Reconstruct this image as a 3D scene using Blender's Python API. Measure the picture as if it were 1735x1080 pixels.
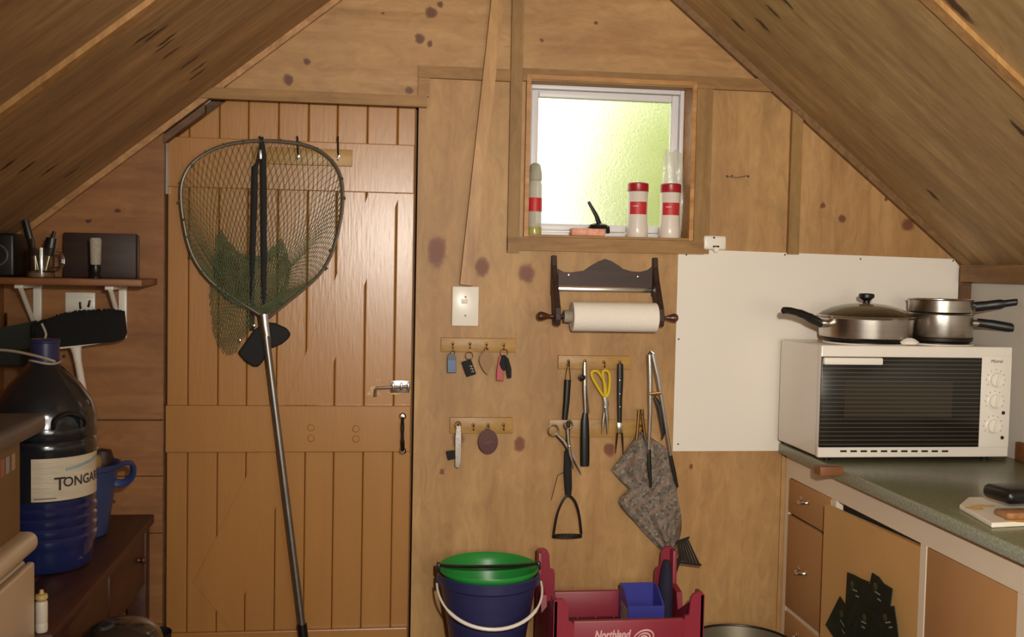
import bpy, bmesh, math, random
from mathutils import Vector, Matrix
random.seed(7)
for o in list(bpy.data.objects): bpy.data.objects.remove(o)
scene = bpy.context.scene
COL = scene.collection
V = Vector

# ------------------------------------------------------------------ camera
F = 1800.0; IW, IH = 1735.0, 1080.0
D, H = 3.40936, 1.4753
YAW, PITCH, ROLL = math.radians(7.85), math.radians(-2.8), math.radians(1.17)
CAM = V((0, -D, H))
fwd = V((math.sin(YAW)*math.cos(PITCH), math.cos(YAW)*math.cos(PITCH), math.sin(PITCH)))
rgt = V((math.cos(YAW), -math.sin(YAW), 0)); upv = rgt.cross(fwd)
r2 = math.cos(ROLL)*rgt + math.sin(ROLL)*upv
u2 = -math.sin(ROLL)*rgt + math.cos(ROLL)*upv
cam = bpy.data.cameras.new('camera'); cam.sensor_width = 36; cam.lens = F/IW*36; cam.clip_start = .05
camo = bpy.data.objects.new('camera', cam); COL.objects.link(camo)
M = Matrix((r2, u2, -fwd)).transposed().to_4x4(); M.translation = CAM
camo.matrix_world = M
scene.camera = camo

# ------------------------------------------------------------------ world, lights, exposure
w = bpy.data.worlds.new('sky'); scene.world = w; w.use_nodes = True
bg = w.node_tree.nodes['Background']; bg.inputs[0].default_value = (1.0, .985, .80, 1); bg.inputs[1].default_value = 2.4
# flash of the camera, just above the lens
fl = bpy.data.lights.new('camera_flash', 'SPOT'); fl.energy = 250; fl.shadow_soft_size = .035
fl.color = (1.0, .945, .84); fl.spot_size = math.radians(92); fl.spot_blend = 1.0
flo = bpy.data.objects.new('camera_flash', fl); COL.objects.link(flo)
flo.location = (.16, -3.36, 1.66)
flo.rotation_euler = (V((1.2, 0, 1.5)) - flo.location).to_track_quat('-Z', 'Y').to_euler()
# soft fill lamp added behind the camera, at the unseen rear opening
al = bpy.data.lights.new('rear_fill', 'AREA'); al.shape = 'RECTANGLE'; al.size = 1.3; al.size_y = .9; al.energy = 20
al.color = (1.0, .95, .84)
alo = bpy.data.objects.new('rear_fill', al); COL.objects.link(alo)
alo.location = (.9, -4.36, 1.35); alo.rotation_euler = (math.radians(90), 0, 0)
vs = scene.view_settings
vs.view_transform = 'Standard'; vs.look = 'None'; vs.gamma = 1; vs.use_curve_mapping = False; vs.exposure = 0.0

# ------------------------------------------------------------------ pixel -> place
def ray(px, py): return r2*((px-IW/2)/F) + u2*(-(py-IH/2)/F) + fwd
def P(px, py, y=0.0):
    d = ray(px, py); return CAM + d*((y-CAM.y)/d.y)
def PX(px, py, x):
    d = ray(px, py); return CAM + d*((x-CAM.x)/d.x)
def PZ(px, py, z):
    d = ray(px, py); return CAM + d*((z-CAM.z)/d.z)

# ------------------------------------------------------------------ materials
def lin(c):
    c = c/255.0
    return c/12.92 if c <= .04045 else ((c+.055)/1.055)**2.4
def C(r, g, b): return (lin(r), lin(g), lin(b), 1)
def new_mat(name):
    m = bpy.data.materials.new(name); m.use_nodes = True
    nt = m.node_tree; return m, nt, nt.nodes['Principled BSDF'], nt.nodes, nt.links
def mat(name, rgb, rough=.6, metal=0, var=.12, scale=8, bump=0.0, bscale=60, stretch=(1, 1, 1), coat=0, spec=None, trans=0, alpha=1, ior=None):
    m, nt, b, N, L = new_mat(name)
    tc = N.new('ShaderNodeTexCoord'); mp = N.new('ShaderNodeMapping'); mp.inputs['Scale'].default_value = stretch
    L.new(tc.outputs['Object'], mp.inputs['Vector'])
    no = N.new('ShaderNodeTexNoise'); no.inputs['Scale'].default_value = scale; no.inputs['Detail'].default_value = 4
    L.new(mp.outputs[0], no.inputs['Vector'])
    rp = N.new('ShaderNodeValToRGB'); c = C(*rgb)
    rp.color_ramp.elements[0].color = tuple(max(0, x*(1-var)) for x in c[:3])+(1,)
    rp.color_ramp.elements[1].color = tuple(min(1, x*(1+var)) for x in c[:3])+(1,)
    rp.color_ramp.elements[0].position = .3; rp.color_ramp.elements[1].position = .7
    L.new(no.outputs['Fac'], rp.inputs[0]); L.new(rp.outputs[0], b.inputs['Base Color'])
    b.inputs['Roughness'].default_value = rough; b.inputs['Metallic'].default_value = metal
    if coat: b.inputs['Coat Weight'].default_value = coat; b.inputs['Coat Roughness'].default_value = .15
    if spec is not None: b.inputs['Specular IOR Level'].default_value = spec
    if trans: b.inputs['Transmission Weight'].default_value = trans
    if ior: b.inputs['IOR'].default_value = ior
    if alpha < 1: b.inputs['Alpha'].default_value = alpha
    if bump:
        n2 = N.new('ShaderNodeTexNoise'); n2.inputs['Scale'].default_value = bscale; n2.inputs['Detail'].default_value = 3
        L.new(mp.outputs[0], n2.inputs['Vector'])
        bp = N.new('ShaderNodeBump'); bp.inputs['Strength'].default_value = bump; bp.inputs['Distance'].default_value = .004
        L.new(n2.outputs['Fac'], bp.inputs['Height']); L.new(bp.outputs[0], b.inputs['Normal'])
    return m
def wood(name, light, dark, grain='z', gscale=1.0, rough=.5, knots=(), rknots=0, blotch=.35, kcol=(96, 46, 22), coat=0, rot=None, streak=0, mottle=.7, plane='xz'):
    """sawn or peeled timber: stretched noise along the grain, soft blotches, knots (x,z,rx,rz) on the back wall plane"""
    m, nt, b, N, L = new_mat(name)
    tc = N.new('ShaderNodeTexCoord'); mp = N.new('ShaderNodeMapping')
    s = {'x': (1.2, 14, 14), 'y': (14, 1.2, 14), 'z': (14, 14, 1.2)}[grain]
    if rot:
        m0 = N.new('ShaderNodeMapping'); m0.inputs['Rotation'].default_value = rot
        L.new(tc.outputs['Object'], m0.inputs['Vector']); src = m0.outputs[0]
    else: src = tc.outputs['Object']
    mp.inputs['Scale'].default_value = tuple(v*gscale for v in s); L.new(src, mp.inputs['Vector'])
    n1 = N.new('ShaderNodeTexNoise'); n1.inputs['Scale'].default_value = 1.6; n1.inputs['Detail'].default_value = 6
    n1.inputs['Distortion'].default_value = 1.1; L.new(mp.outputs[0], n1.inputs['Vector'])
    r1 = N.new('ShaderNodeValToRGB'); r1.color_ramp.elements[0].position = .28; r1.color_ramp.elements[1].position = .66
    r1.color_ramp.elements[0].color = C(*dark); r1.color_ramp.elements[1].color = C(*light)
    L.new(n1.outputs['Fac'], r1.inputs[0])
    n2 = N.new('ShaderNodeTexNoise'); n2.inputs['Scale'].default_value = 2.4; n2.inputs['Detail'].default_value = 5
    n2.inputs['Distortion'].default_value = .8; L.new(src, n2.inputs['Vector'])
    r2_ = N.new('ShaderNodeValToRGB'); r2_.color_ramp.elements[0].position = .42; r2_.color_ramp.elements[1].position = .72
    r2_.color_ramp.elements[0].color = (0, 0, 0, 1); r2_.color_ramp.elements[1].color = (blotch,)*3+(1,)
    L.new(n2.outputs['Fac'], r2_.inputs[0])
    mx = N.new('ShaderNodeMixRGB'); L.new(r2_.outputs[0], mx.inputs['Fac']); L.new(r1.outputs[0], mx.inputs[1])
    mx.inputs[2].default_value = C(*[int(a*.80+b_*.08) for a, b_ in zip(dark, light)])
    col = mx.outputs[0]
    if streak:
        mp3 = N.new('ShaderNodeMapping'); mp3.inputs['Scale'].default_value = {'x': (.7, 5, 5), 'y': (5, .7, 5), 'z': (5, 5, .7)}[grain]
        L.new(src, mp3.inputs['Vector'])
        n3 = N.new('ShaderNodeTexNoise'); n3.inputs['Scale'].default_value = 1.3; n3.inputs['Detail'].default_value = 3; L.new(mp3.outputs[0], n3.inputs['Vector'])
        r3 = N.new('ShaderNodeValToRGB'); r3.color_ramp.elements[0].position = .45; r3.color_ramp.elements[1].position = .62
        r3.color_ramp.elements[0].color = (0, 0, 0, 1); r3.color_ramp.elements[1].color = (streak,)*3+(1,)
        L.new(n3.outputs['Fac'], r3.inputs[0])
        m3 = N.new('ShaderNodeMixRGB'); L.new(r3.outputs[0], m3.inputs['Fac']); L.new(col, m3.inputs[1]); m3.inputs[2].default_value = C(*[int(a*.86) for a in dark])
        col = m3.outputs[0]
    mp4 = N.new('ShaderNodeMapping'); mp4.inputs['Scale'].default_value = {'x': (9, 26, 26), 'y': (26, 9, 26), 'z': (26, 26, 9)}[grain]
    L.new(src, mp4.inputs['Vector'])
    n4 = N.new('ShaderNodeTexNoise'); n4.inputs['Scale'].default_value = 1.0; n4.inputs['Detail'].default_value = 7; n4.inputs['Roughness'].default_value = .62; n4.inputs['Distortion'].default_value = 1.5
    L.new(mp4.outputs[0], n4.inputs['Vector'])
    r4 = N.new('ShaderNodeValToRGB'); r4.color_ramp.elements[0].position = .3; r4.color_ramp.elements[1].position = .7
    r4.color_ramp.elements[0].color = (.74, .70, .64, 1); r4.color_ramp.elements[1].color = (1.14, 1.12, 1.08, 1)
    L.new(n4.outputs['Fac'], r4.inputs[0])
    m4 = N.new('ShaderNodeMixRGB'); m4.blend_type = 'MULTIPLY'; m4.inputs['Fac'].default_value = mottle; L.new(col, m4.inputs[1]); L.new(r4.outputs[0], m4.inputs[2]); col = m4.outputs[0]
    acc = None
    if knots:
        dn = N.new('ShaderNodeTexNoise'); dn.inputs['Scale'].default_value = 30; L.new(tc.outputs['Object'], dn.inputs['Vector'])
        dv = N.new('ShaderNodeVectorMath'); dv.operation = 'SCALE'; dv.inputs['Scale'].default_value = .022; L.new(dn.outputs['Color'], dv.inputs[0])
        ad = N.new('ShaderNodeVectorMath'); ad.operation = 'ADD'; L.new(tc.outputs['Object'], ad.inputs[0]); L.new(dv.outputs[0], ad.inputs[1])
        for (kx, kz, rx, rz) in knots:
            sb = N.new('ShaderNodeVectorMath'); sb.operation = 'SUBTRACT'; L.new(ad.outputs[0], sb.inputs[0]); sb.inputs[1].default_value = (kx+.011, 0, kz+.011) if plane == 'xz' else (kx+.011, kz+.011, 0)
            ml = N.new('ShaderNodeVectorMath'); ml.operation = 'MULTIPLY'; L.new(sb.outputs[0], ml.inputs[0]); ml.inputs[1].default_value = (1/rx, 0, 1/rz) if plane == 'xz' else (1/rx, 1/rz, 0)
            ln = N.new('ShaderNodeVectorMath'); ln.operation = 'LENGTH'; L.new(ml.outputs[0], ln.inputs[0])
            if acc is None: acc = ln.outputs['Value']
            else:
                mi = N.new('ShaderNodeMath'); mi.operation = 'MINIMUM'; L.new(acc, mi.inputs[0]); L.new(ln.outputs['Value'], mi.inputs[1]); acc = mi.outputs[0]
    if rknots:
        mp2 = N.new('ShaderNodeMapping'); mp2.inputs['Scale'].default_value = {'x': (1.1, 3.2, 3.2), 'y': (3.2, 1.1, 3.2), 'z': (3.2, 3.2, 1.1)}[grain]
        L.new(src, mp2.inputs['Vector'])
        vo = N.new('ShaderNodeTexVoronoi'); vo.inputs['Scale'].default_value = rknots; L.new(mp2.outputs[0], vo.inputs['Vector'])
        sc = N.new('ShaderNodeMath'); sc.operation = 'MULTIPLY'; L.new(vo.outputs['Distance'], sc.inputs[0]); sc.inputs[1].default_value = 11
        acc = sc.outputs[0] if acc is None else acc
    if acc is not None:
        kr = N.new('ShaderNodeValToRGB'); e = kr.color_ramp.elements
        e[0].position = .30; e[0].color = (.92,)*3+(1,); e[1].position = .62; e[1].color = (.0,)*3+(1,)
        x = e.new(.46); x.color = (.62,)*3+(1,); x = e.new(.52); x.color = (.22,)*3+(1,)
        dv2 = N.new('ShaderNodeMath'); dv2.operation = 'MULTIPLY'; dv2.inputs[1].default_value = .45; L.new(acc, dv2.inputs[0])
        L.new(dv2.outputs[0], kr.inputs[0])
        mk = N.new('ShaderNodeMixRGB'); L.new(kr.outputs[0], mk.inputs['Fac']); L.new(col, mk.inputs[1]); mk.inputs[2].default_value = C(*kcol)
        col = mk.outputs[0]
    L.new(col, b.inputs['Base Color']); b.inputs['Roughness'].default_value = rough
    if coat: b.inputs['Coat Weight'].default_value = coat; b.inputs['Coat Roughness'].default_value = .25
    bp = N.new('ShaderNodeBump'); bp.inputs['Strength'].default_value = .18; bp.inputs['Distance'].default_value = .003
    L.new(n1.outputs['Fac'], bp.inputs['Height']); L.new(bp.outputs[0], b.inputs['Normal'])
    return m

def kn(px, py, rx, ry):
    p = P(px, py); return (p.x, p.z, rx*.85/530.0, ry*.85/530.0)
K_A = [kn(*k) for k in ((488, 135, 9, 9), (520, 103, 6, 6), (731, 22, 11, 10), (745, 7, 6, 6), (711, 65, 8, 8), (727, 74, 6, 5), (693, 153, 7, 6), (650, 22, 3, 3))]
K_B = [kn(*k) for k in ((740, 427, 17, 27), (817, 453, 13, 17), (892, 463, 14, 18), (880, 753, 10, 13), (1032, 763, 11, 12), (776, 745, 11, 17), (1170, 790, 4, 5), (1240, 705, 5, 5), (748, 800, 5, 5))]
K_C = [kn(*k) for k in ((1394, 348, 5, 6), (1427, 371, 7, 8), (1502, 335, 4, 5), (1539, 381, 13, 13))]
K_D = [kn(*k) for k in ((918, 68, 4, 4), (1010, 40, 4, 3))]
K_E = [kn(*k) for k in ((150, 376, 6, 4), (200, 358, 5, 3), (108, 604, 4, 3), (190, 850, 5, 4))]
LT, DK = (188, 148, 97), (160, 116, 68)
M_plyA = wood('ply_gable_left', LT, DK, 'x', .6, .55, K_A, blotch=.45, kcol=(92, 46, 24))
M_plyB = wood('ply_wall', (186, 146, 94), (165, 122, 73), 'z', .42, .55, K_B, blotch=.55, kcol=(112, 52, 26))
M_plyC = wood('ply_wall_right', LT, DK, 'z', .6, .55, K_C, blotch=.45, kcol=(106, 54, 32))
M_plyD = wood('ply_gable_right', LT, DK, 'x', .6, .55, K_D, blotch=.4)
M_plyE = wood('ply_beside_door', (168, 116, 68), (136, 86, 46), 'x', .6, .6, K_E, blotch=.5, kcol=(70, 34, 20))
M_batten = wood('treated_batten', (164, 124, 72), (132, 94, 48), 'x', 1.2, .6, blotch=.35)
M_battenz = wood('treated_batten_upright', (160, 124, 72), (132, 96, 50), 'z', 1.2, .6, blotch=.35)
M_pole = wood('pale_pine_strip', (190, 146, 90), (160, 114, 62), 'z', 1.0, .5, blotch=.3)
M_reveal = wood('pine_reveal', (196, 144, 82), (162, 110, 54), 'x', 1.2, .5, blotch=.3)
SL = math.atan(.8015)
def kroof(px, py, side, rx=.022, ry=.008):
    d = ray(px, py); a, b = ((.803, 2.387) if side == 0 else (-.80, 3.154))
    t = (a*CAM.x+b-CAM.z)/(d.z-a*d.x); q = CAM+d*t; return (q.x, q.y, rx, ry)
K_RL = [kroof(x, y, 0) for x, y in ((245, 62), (264, 57), (283, 67), (277, 79), (288, 91), (322, 105), (337, 113), (333, 127), (12, 281), (45, 284), (84, 288), (122, 292))]
K_RR = [kroof(x, y, 1) for x, y in ((1250, 42), (1310, 20), (1292, 42), (1330, 2), (1580, 330))] + [kroof(1618, 10, 1, .04, .014), kroof(1730, 222, 1, .03, .010)]
M_roofL = wood('roof_ply_left', (190, 152, 106), (148, 114, 76), 'x', .8, .62, knots=K_RL, plane='xy', blotch=.45, kcol=(44, 26, 16), rot=(0, SL, 0), streak=.35)
M_roofR = wood('roof_ply_right', (192, 158, 110), (152, 122, 80), 'x', .8, .62, knots=K_RR, plane='xy', blotch=.4, kcol=(54, 30, 18), rot=(0, -SL, 0), streak=.3)
M_rtrim = wood('rake_strip', (196, 150, 98), (160, 112, 66), 'y', 1.0, .5, blotch=.3)
M_darktrim = wood('dark_timber', (120, 84, 52), (86, 58, 36), 'x', 1.0, .6, blotch=.3)
M_door = mat('orange_brown_gloss_paint', (172, 121, 66), .30, var=.05, scale=3, bump=.11, bscale=30, stretch=(4, 4, .5))
M_floor = wood('floor_boards', (150, 110, 74), (110, 76, 48), 'y', .8, .5)
M_white = mat('white_board', (233, 224, 212), .32, var=.02, scale=2)
M_whitewall = mat('white_lining', (205, 196, 184), .5, var=.03, scale=2)
M_alu = mat('white_window_frame', (222, 218, 220), .4, var=.02)
M_mel = mat('white_enamel', (232, 222, 210), .3, var=.02, coat=.3)
M_plastic_w = mat('white_plastic', (236, 228, 214), .3, var=.02)
M_black = mat('black_plastic', (22, 21, 21), .35, var=.2)
M_blackm = mat('black_rubber', (20, 19, 19), .8, var=.2)
M_chrome = mat('chrome', (215, 212, 206), .22, 1, var=.04)
M_steel = mat('brushed_steel', (190, 182, 172), .26, 1, var=.08, scale=4, bump=.05, bscale=90, stretch=(1, 1, 20))
M_galv = mat('grey_alloy_tube', (150, 145, 138), .36, .9, var=.12, scale=18)
M_dark_iron = mat('dark_metal', (60, 52, 46), .4, .8, var=.2)
M_darkwood = wood('dark_stained_wood', (62, 38, 30), (44, 26, 20), 'x', 1.5, .55, blotch=.3)
M_table = wood('red_brown_stain', (88, 48, 36), (62, 32, 24), 'y', 1.0, .5, blotch=.4)
M_rail = wood('yellow_pine', (186, 146, 82), (162, 120, 60), 'x', 1.2, .45, blotch=.2)
M_brass = mat('aged_brass', (120, 88, 44), .4, .8, var=.2)
M_paper = mat('paper_towel', (240, 230, 218), .9, var=.03, bump=.3, bscale=120)
M_red = mat('red_plastic', (168, 28, 38), .35, var=.06)
M_navy = mat('navy_plastic', (44, 46, 86), .38, var=.06)
M_blue = mat('blue_plastic', (62, 62, 150), .38, var=.08)
M_bucketblue = mat('mid_blue_plastic', (54, 68, 112), .4, var=.1)
M_green = mat('green_plastic', (40, 140, 60), .38, var=.06)
M_maroon = mat('maroon_plastic', (142, 38, 56), .42, var=.08)
M_maroondk = mat('dark_maroon_plastic', (96, 30, 42), .6, var=.25, scale=20)  # darker, more mottled maroon for the inner rack
M_counter = mat('grey_green_laminate', (124, 124, 92), .34, var=.25, scale=110, coat=.2)
M_tan = mat('tan_paint', (195, 150, 94), .42, var=.06, scale=3)
M_tan2 = mat('brown_tan_paint', (178, 130, 84), .42, var=.06, scale=3)
M_frame = mat('pinkish_white_paint', (228, 210, 186), .45, var=.04, scale=3)
M_net = mat('green_net_twine', (74, 84, 52), .8, var=.3, scale=40)
M_yellow = mat('yellow_plastic', (214, 186, 40), .4, var=.06)
M_cream = mat('cream_enamel', (226, 206, 180), .34, var=.03, coat=.3)
M_creamdk = mat('grey_gasket', (150, 130, 118), .6, var=.1)
M_grey = mat('dark_grey_top', (92, 84, 84), .35, var=.15, scale=20)
M_tanbox = mat('olive_tan_board', (140, 108, 68), .6, var=.12)
M_jugdk = mat('blue_pet_dark', (28, 34, 40), .16, var=.15, coat=.5)
M_jugblue = mat('blue_pet', (32, 42, 92), .14, var=.15, scale=14, coat=.5)
M_label = mat('cream_label', (212, 200, 176), .4, var=.08, scale=14, bump=.3, bscale=30, stretch=(1, 1, 6))
M_labelblue = mat('label_hill_print', (150, 172, 178), .4, var=.25, scale=40)
M_ink = mat('dark_ink', (56, 44, 50), .6, var=.05)
M_inkred = mat('red_label', (196, 44, 46), .5, var=.08)
M_pinkwhite = mat('pale_pink_print', (226, 178, 176), .6, var=.1, scale=60)
M_greenfoil = mat('dark_green_foil', (22, 34, 26), .38, var=.25, scale=20, bump=.4, bscale=24)
M_greyprint = mat('grey_print', (126, 134, 122), .5, var=.1)
M_card = mat('cardboard', (150, 122, 76), .8, var=.12)
M_cloth_grey = mat('grey_cloth', (150, 140, 124), .9, var=.2, scale=30, bump=.5)
M_string = mat('pale_cord', (170, 156, 136), .8, var=.1)
M_pink = mat('pink_soap', (226, 158, 132), .6, var=.25, scale=60)
M_bag = mat('clear_bag', (236, 236, 224), .25, var=.03, trans=.0, alpha=.42, bump=.6, bscale=30)
M_leaf = mat('wood_tag', (150, 112, 72), .6, var=.12)
M_bluetag = mat('blue_tag', (52, 84, 124), .35, var=.2)
M_redtag = mat('red_tag', (170, 44, 44), .4, var=.1)
M_ovalwood = mat('dark_red_wood', (84, 36, 34), .3, var=.12, coat=.4)
M_knob = wood('turned_wood', (84, 46, 28), (56, 28, 18), 'x', 2.0, .35, coat=.3)
M_toast = mat('toast', (150, 104, 66), .8, var=.3, scale=60)
M_yolk = mat('yellow_smear', (226, 178, 84), .4, var=.2, scale=60)
M_plate = mat('white_chopping_board', (232, 220, 204), .4, var=.05)
M_pansilver = mat('dull_grey_pan', (128, 118, 100), .42, .6, var=.12)
M_hot = mat('hotplate_iron', (40, 36, 34), .5, .5, var=.2)
M_shelf = wood('shelf_pine', (150, 98, 56), (120, 74, 42), 'x', 1.0, .5)
M_bristle = mat('black_bristle', (16, 16, 15), .9, var=.3, scale=60, bump=.8, bscale=300)
M_glass_jar = mat('jar_frosted', (226, 214, 202), .25, var=.04, scale=6)

def glass(name, rgb, rough=.05, bump=0, bscale=60, ior=1.45, alpha=1):
    m, nt, b, N, L = new_mat(name)
    b.inputs['Base Color'].default_value = C(*rgb); b.inputs['Roughness'].default_value = rough
    b.inputs['Transmission Weight'].default_value = 1; b.inputs['IOR'].default_value = ior
    if bump:
        tc = N.new('ShaderNodeTexCoord')
        n2 = N.new('ShaderNodeTexVoronoi'); n2.inputs['Scale'].default_value = bscale; L.new(tc.outputs['Object'], n2.inputs['Vector'])
        bp = N.new('ShaderNodeBump'); bp.inputs['Strength'].default_value = bump; bp.inputs['Distance'].default_value = .003
        L.new(n2.outputs['Distance'], bp.inputs['Height']); L.new(bp.outputs[0], b.inputs['Normal'])
    return m
M_pane = glass('frosted_window_glass', (250, 250, 246), .42, .35, 140, 1.3)
M_clear = glass('clear_glass', (236, 236, 228), .05)
M_lid = glass('smoky_glass_lid', (206, 204, 190), .03, ior=1.3)
def oven_glass():
    m, nt, b, N, L = new_mat('dark_striped_glass')
    tc = N.new('ShaderNodeTexCoord'); wv = N.new('ShaderNodeTexWave'); wv.wave_type = 'BANDS'; wv.bands_direction = 'Z'
    wv.inputs['Scale'].default_value = 24.5; L.new(tc.outputs['Object'], wv.inputs['Vector'])
    rp = N.new('ShaderNodeValToRGB'); rp.color_ramp.elements[0].position = .80; rp.color_ramp.elements[1].position = .95
    rp.color_ramp.elements[0].color = C(30, 27, 25); rp.color_ramp.elements[1].color = C(76, 69, 58)
    L.new(wv.outputs['Fac'], rp.inputs[0]); L.new(rp.outputs[0], b.inputs['Base Color'])
    b.inputs['Roughness'].default_value = .18
    return m
M_ovenglass = oven_glass()
M_ovenwin = oven_glass(); M_ovenwin.name = 'dark_striped_window'
M_ovenwin.node_tree.nodes['Color Ramp'].color_ramp.elements[0].color = C(50, 43, 33)
def towel_mat():
    m, nt, b, N, L = new_mat('floral_grey_towel')
    tc = N.new('ShaderNodeTexCoord'); mp = N.new('ShaderNodeMapping'); mp.inputs['Rotation'].default_value = (0, math.radians(40), 0)
    L.new(tc.outputs['Object'], mp.inputs['Vector'])
    vo = N.new('ShaderNodeTexVoronoi'); vo.inputs['Scale'].default_value = 120; L.new(mp.outputs[0], vo.inputs['Vector'])
    rp = N.new('ShaderNodeValToRGB'); e = rp.color_ramp.elements
    e[0].color = C(92, 84, 74); e[1].color = C(150, 134, 118); e[0].position = .2; e[1].position = .8
    x = e.new(.4); x.color = C(126, 110, 94); x = e.new(.6); x.color = C(108, 104, 100)
    L.new(vo.outputs['Color'], rp.inputs[0])
    wv = N.new('ShaderNodeTexWave'); wv.bands_direction = 'Z'; wv.inputs['Scale'].default_value = 7; wv.inputs['Distortion'].default_value = 2; wv.inputs['Detail'].default_value = 2
    L.new(mp.outputs[0], wv.inputs['Vector'])
    r2_ = N.new('ShaderNodeValToRGB'); r2_.color_ramp.elements[0].position = .72; r2_.color_ramp.elements[1].position = .95
    r2_.color_ramp.elements[0].color = (0, 0, 0, 1); r2_.color_ramp.elements[1].color = (.6, .6, .6, 1); L.new(wv.outputs['Fac'], r2_.inputs[0])
    mx = N.new('ShaderNodeMixRGB'); L.new(r2_.outputs[0], mx.inputs['Fac']); L.new(rp.outputs[0], mx.inputs[1]); mx.inputs[2].default_value = C(146, 120, 106)
    L.new(mx.outputs[0], b.inputs['Base Color']); b.inputs['Roughness'].default_value = .95
    return m
M_towel = towel_mat()

# ------------------------------------------------------------------ object helpers
ORG = {}
def tag(o, label=None, cat=None, group=None, kind=None):
    if label: o['label'] = label
    if cat: o['category'] = cat
    if group: o['group'] = group
    if kind: o['kind'] = kind
    return o
def thing(name, label, cat, loc, group=None, kind=None):
    o = bpy.data.objects.new(name, None); o.empty_display_size = .05; COL.objects.link(o); o.location = loc
    ORG[o.name] = V(loc); return tag(o, label, cat, group, kind)
class MB:
    def __init__(s): s.v = []; s.f = []
    def add(s, vs, fs):
        n = len(s.v); s.v += [V(q) for q in vs]; s.f += [tuple(i+n for i in q) for q in fs]; return s
    def box(s, c, d, bev=0, rot=None, seg=2):
        bm = bmesh.new(); bmesh.ops.create_cube(bm, size=1)
        bmesh.ops.scale(bm, vec=d, verts=bm.verts)
        if bev: bmesh.ops.bevel(bm, geom=bm.edges[:], offset=min(bev, min(d)*.48), segments=seg, affect='EDGES', profile=.5)
        R = rot if rot is not None else Matrix.Identity(3)
        bm.verts.index_update()
        s.add([R @ q.co + V(c) for q in bm.verts], [[q.index for q in f.verts] for f in bm.faces]); bm.free(); return s
    def bb(s, lo, hi, bev=0, seg=2):
        lo, hi = V(lo), V(hi); return s.box((lo+hi)/2, [abs(a) for a in (hi-lo)], bev, None, seg)
    def prism(s, poly, ax, a, b):
        """poly: 2-D points; ax: the axis extruded along ('y': points are (x,z), 'x': (y,z), 'z': (x,y))"""
        def mk(p, t): return {'y': (p[0], t, p[1]), 'x': (t, p[0], p[1]), 'z': (p[0], p[1], t)}[ax]
        n = len(poly); vs = [mk(p, a) for p in poly] + [mk(p, b) for p in poly]
        fs = [tuple(range(n)), tuple(range(2*n-1, n-1, -1))] + [(i, (i+1) % n, n+(i+1) % n, n+i) for i in range(n)]
        return s.add(vs, fs)
    def tube(s, pts, r, n=10, closed=False, cap=True, flat=None):
        pts = [V(q) for q in pts]; m = len(pts); rr = r if isinstance(r, (list, tuple)) else [r]*m
        vs = []; ref = None
        for i, q in enumerate(pts):
            if closed: t = pts[(i+1) % m]-pts[i-1]
            else: t = pts[min(i+1, m-1)]-pts[max(i-1, 0)]
            t = t.normalized() if t.length > 1e-9 else V((0, 0, 1))
            if ref is None:
                ref = V((0, 1, 0)) if abs(t.y) < .9 else V((1, 0, 0))
            a = (ref - t*ref.dot(t)).normalized(); b = t.cross(a); ref = a
            fa, fb = (flat if flat else (1, 1))
            for k in range(n):
                an = 2*math.pi*k/n; vs.append(q + a*math.cos(an)*rr[i]*fa + b*math.sin(an)*rr[i]*fb)
        fs = []
        for i in range(m if closed else m-1):
            j = (i+1) % m
            for k in range(n): fs.append((i*n+k, i*n+(k+1) % n, j*n+(k+1) % n, j*n+k))
        if cap and not closed: fs += [tuple(range(n-1, -1, -1)), tuple(range((m-1)*n, m*n))]
        return s.add(vs, fs)
    def lathe(s, prof, c, n=40, axis=None, sx=1, sy=1):
        """prof: (r,h) pairs; c centre of the base; axis: direction of h"""
        ax = V(axis).normalized() if axis else V((0, 0, 1))
        Q = ax.to_track_quat('Z', 'Y').to_matrix() if axis else Matrix.Identity(3)
        vs = []; fs = []; idx = []
        for r, h in prof:
            if r < 1e-6: idx.append([len(vs)]); vs.append(V(c)+Q @ V((0, 0, h)))
            else:
                idx.append(list(range(len(vs), len(vs)+n)))
                for k in range(n):
                    a = 2*math.pi*k/n; vs.append(V(c)+Q @ V((r*math.cos(a)*sx, r*math.sin(a)*sy, h)))
        for A, B in zip(idx, idx[1:]):
            for k in range(n):
                q = (k+1) % n
                if len(A) == 1 and len(B) == 1: continue
                if len(A) == 1: fs.append((A[0], B[q], B[k]))
                elif len(B) == 1: fs.append((A[k], A[q], B[0]))
                else: fs.append((A[k], A[q], B[q], B[k]))
        return s.add(vs, fs)
    def grid(s, rows, thick=None):
        m, n = len(rows), len(rows[0]); vs = [q for r in rows for q in r]
        fs = [(i*n+j, i*n+j+1, (i+1)*n+j+1, (i+1)*n+j) for i in range(m-1) for j in range(n-1)]
        if thick:
            off = V(thick); N_ = len(vs); vs = vs + [V(q)+off for q in vs]
            fs = fs + [tuple(N_+k for k in reversed(f)) for f in fs]
            e = [(0, j, 0, j+1) for j in range(n-1)] + [(m-1, j+1, m-1, j) for j in range(n-1)] + [(i+1, 0, i, 0) for i in range(m-1)] + [(i, n-1, i+1, n-1) for i in range(m-1)]
            for a, b, c, d in e: p, q = a*n+b, c*n+d; fs.append((q, p, N_+p, N_+q))
        return s.add(vs, fs)
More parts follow.
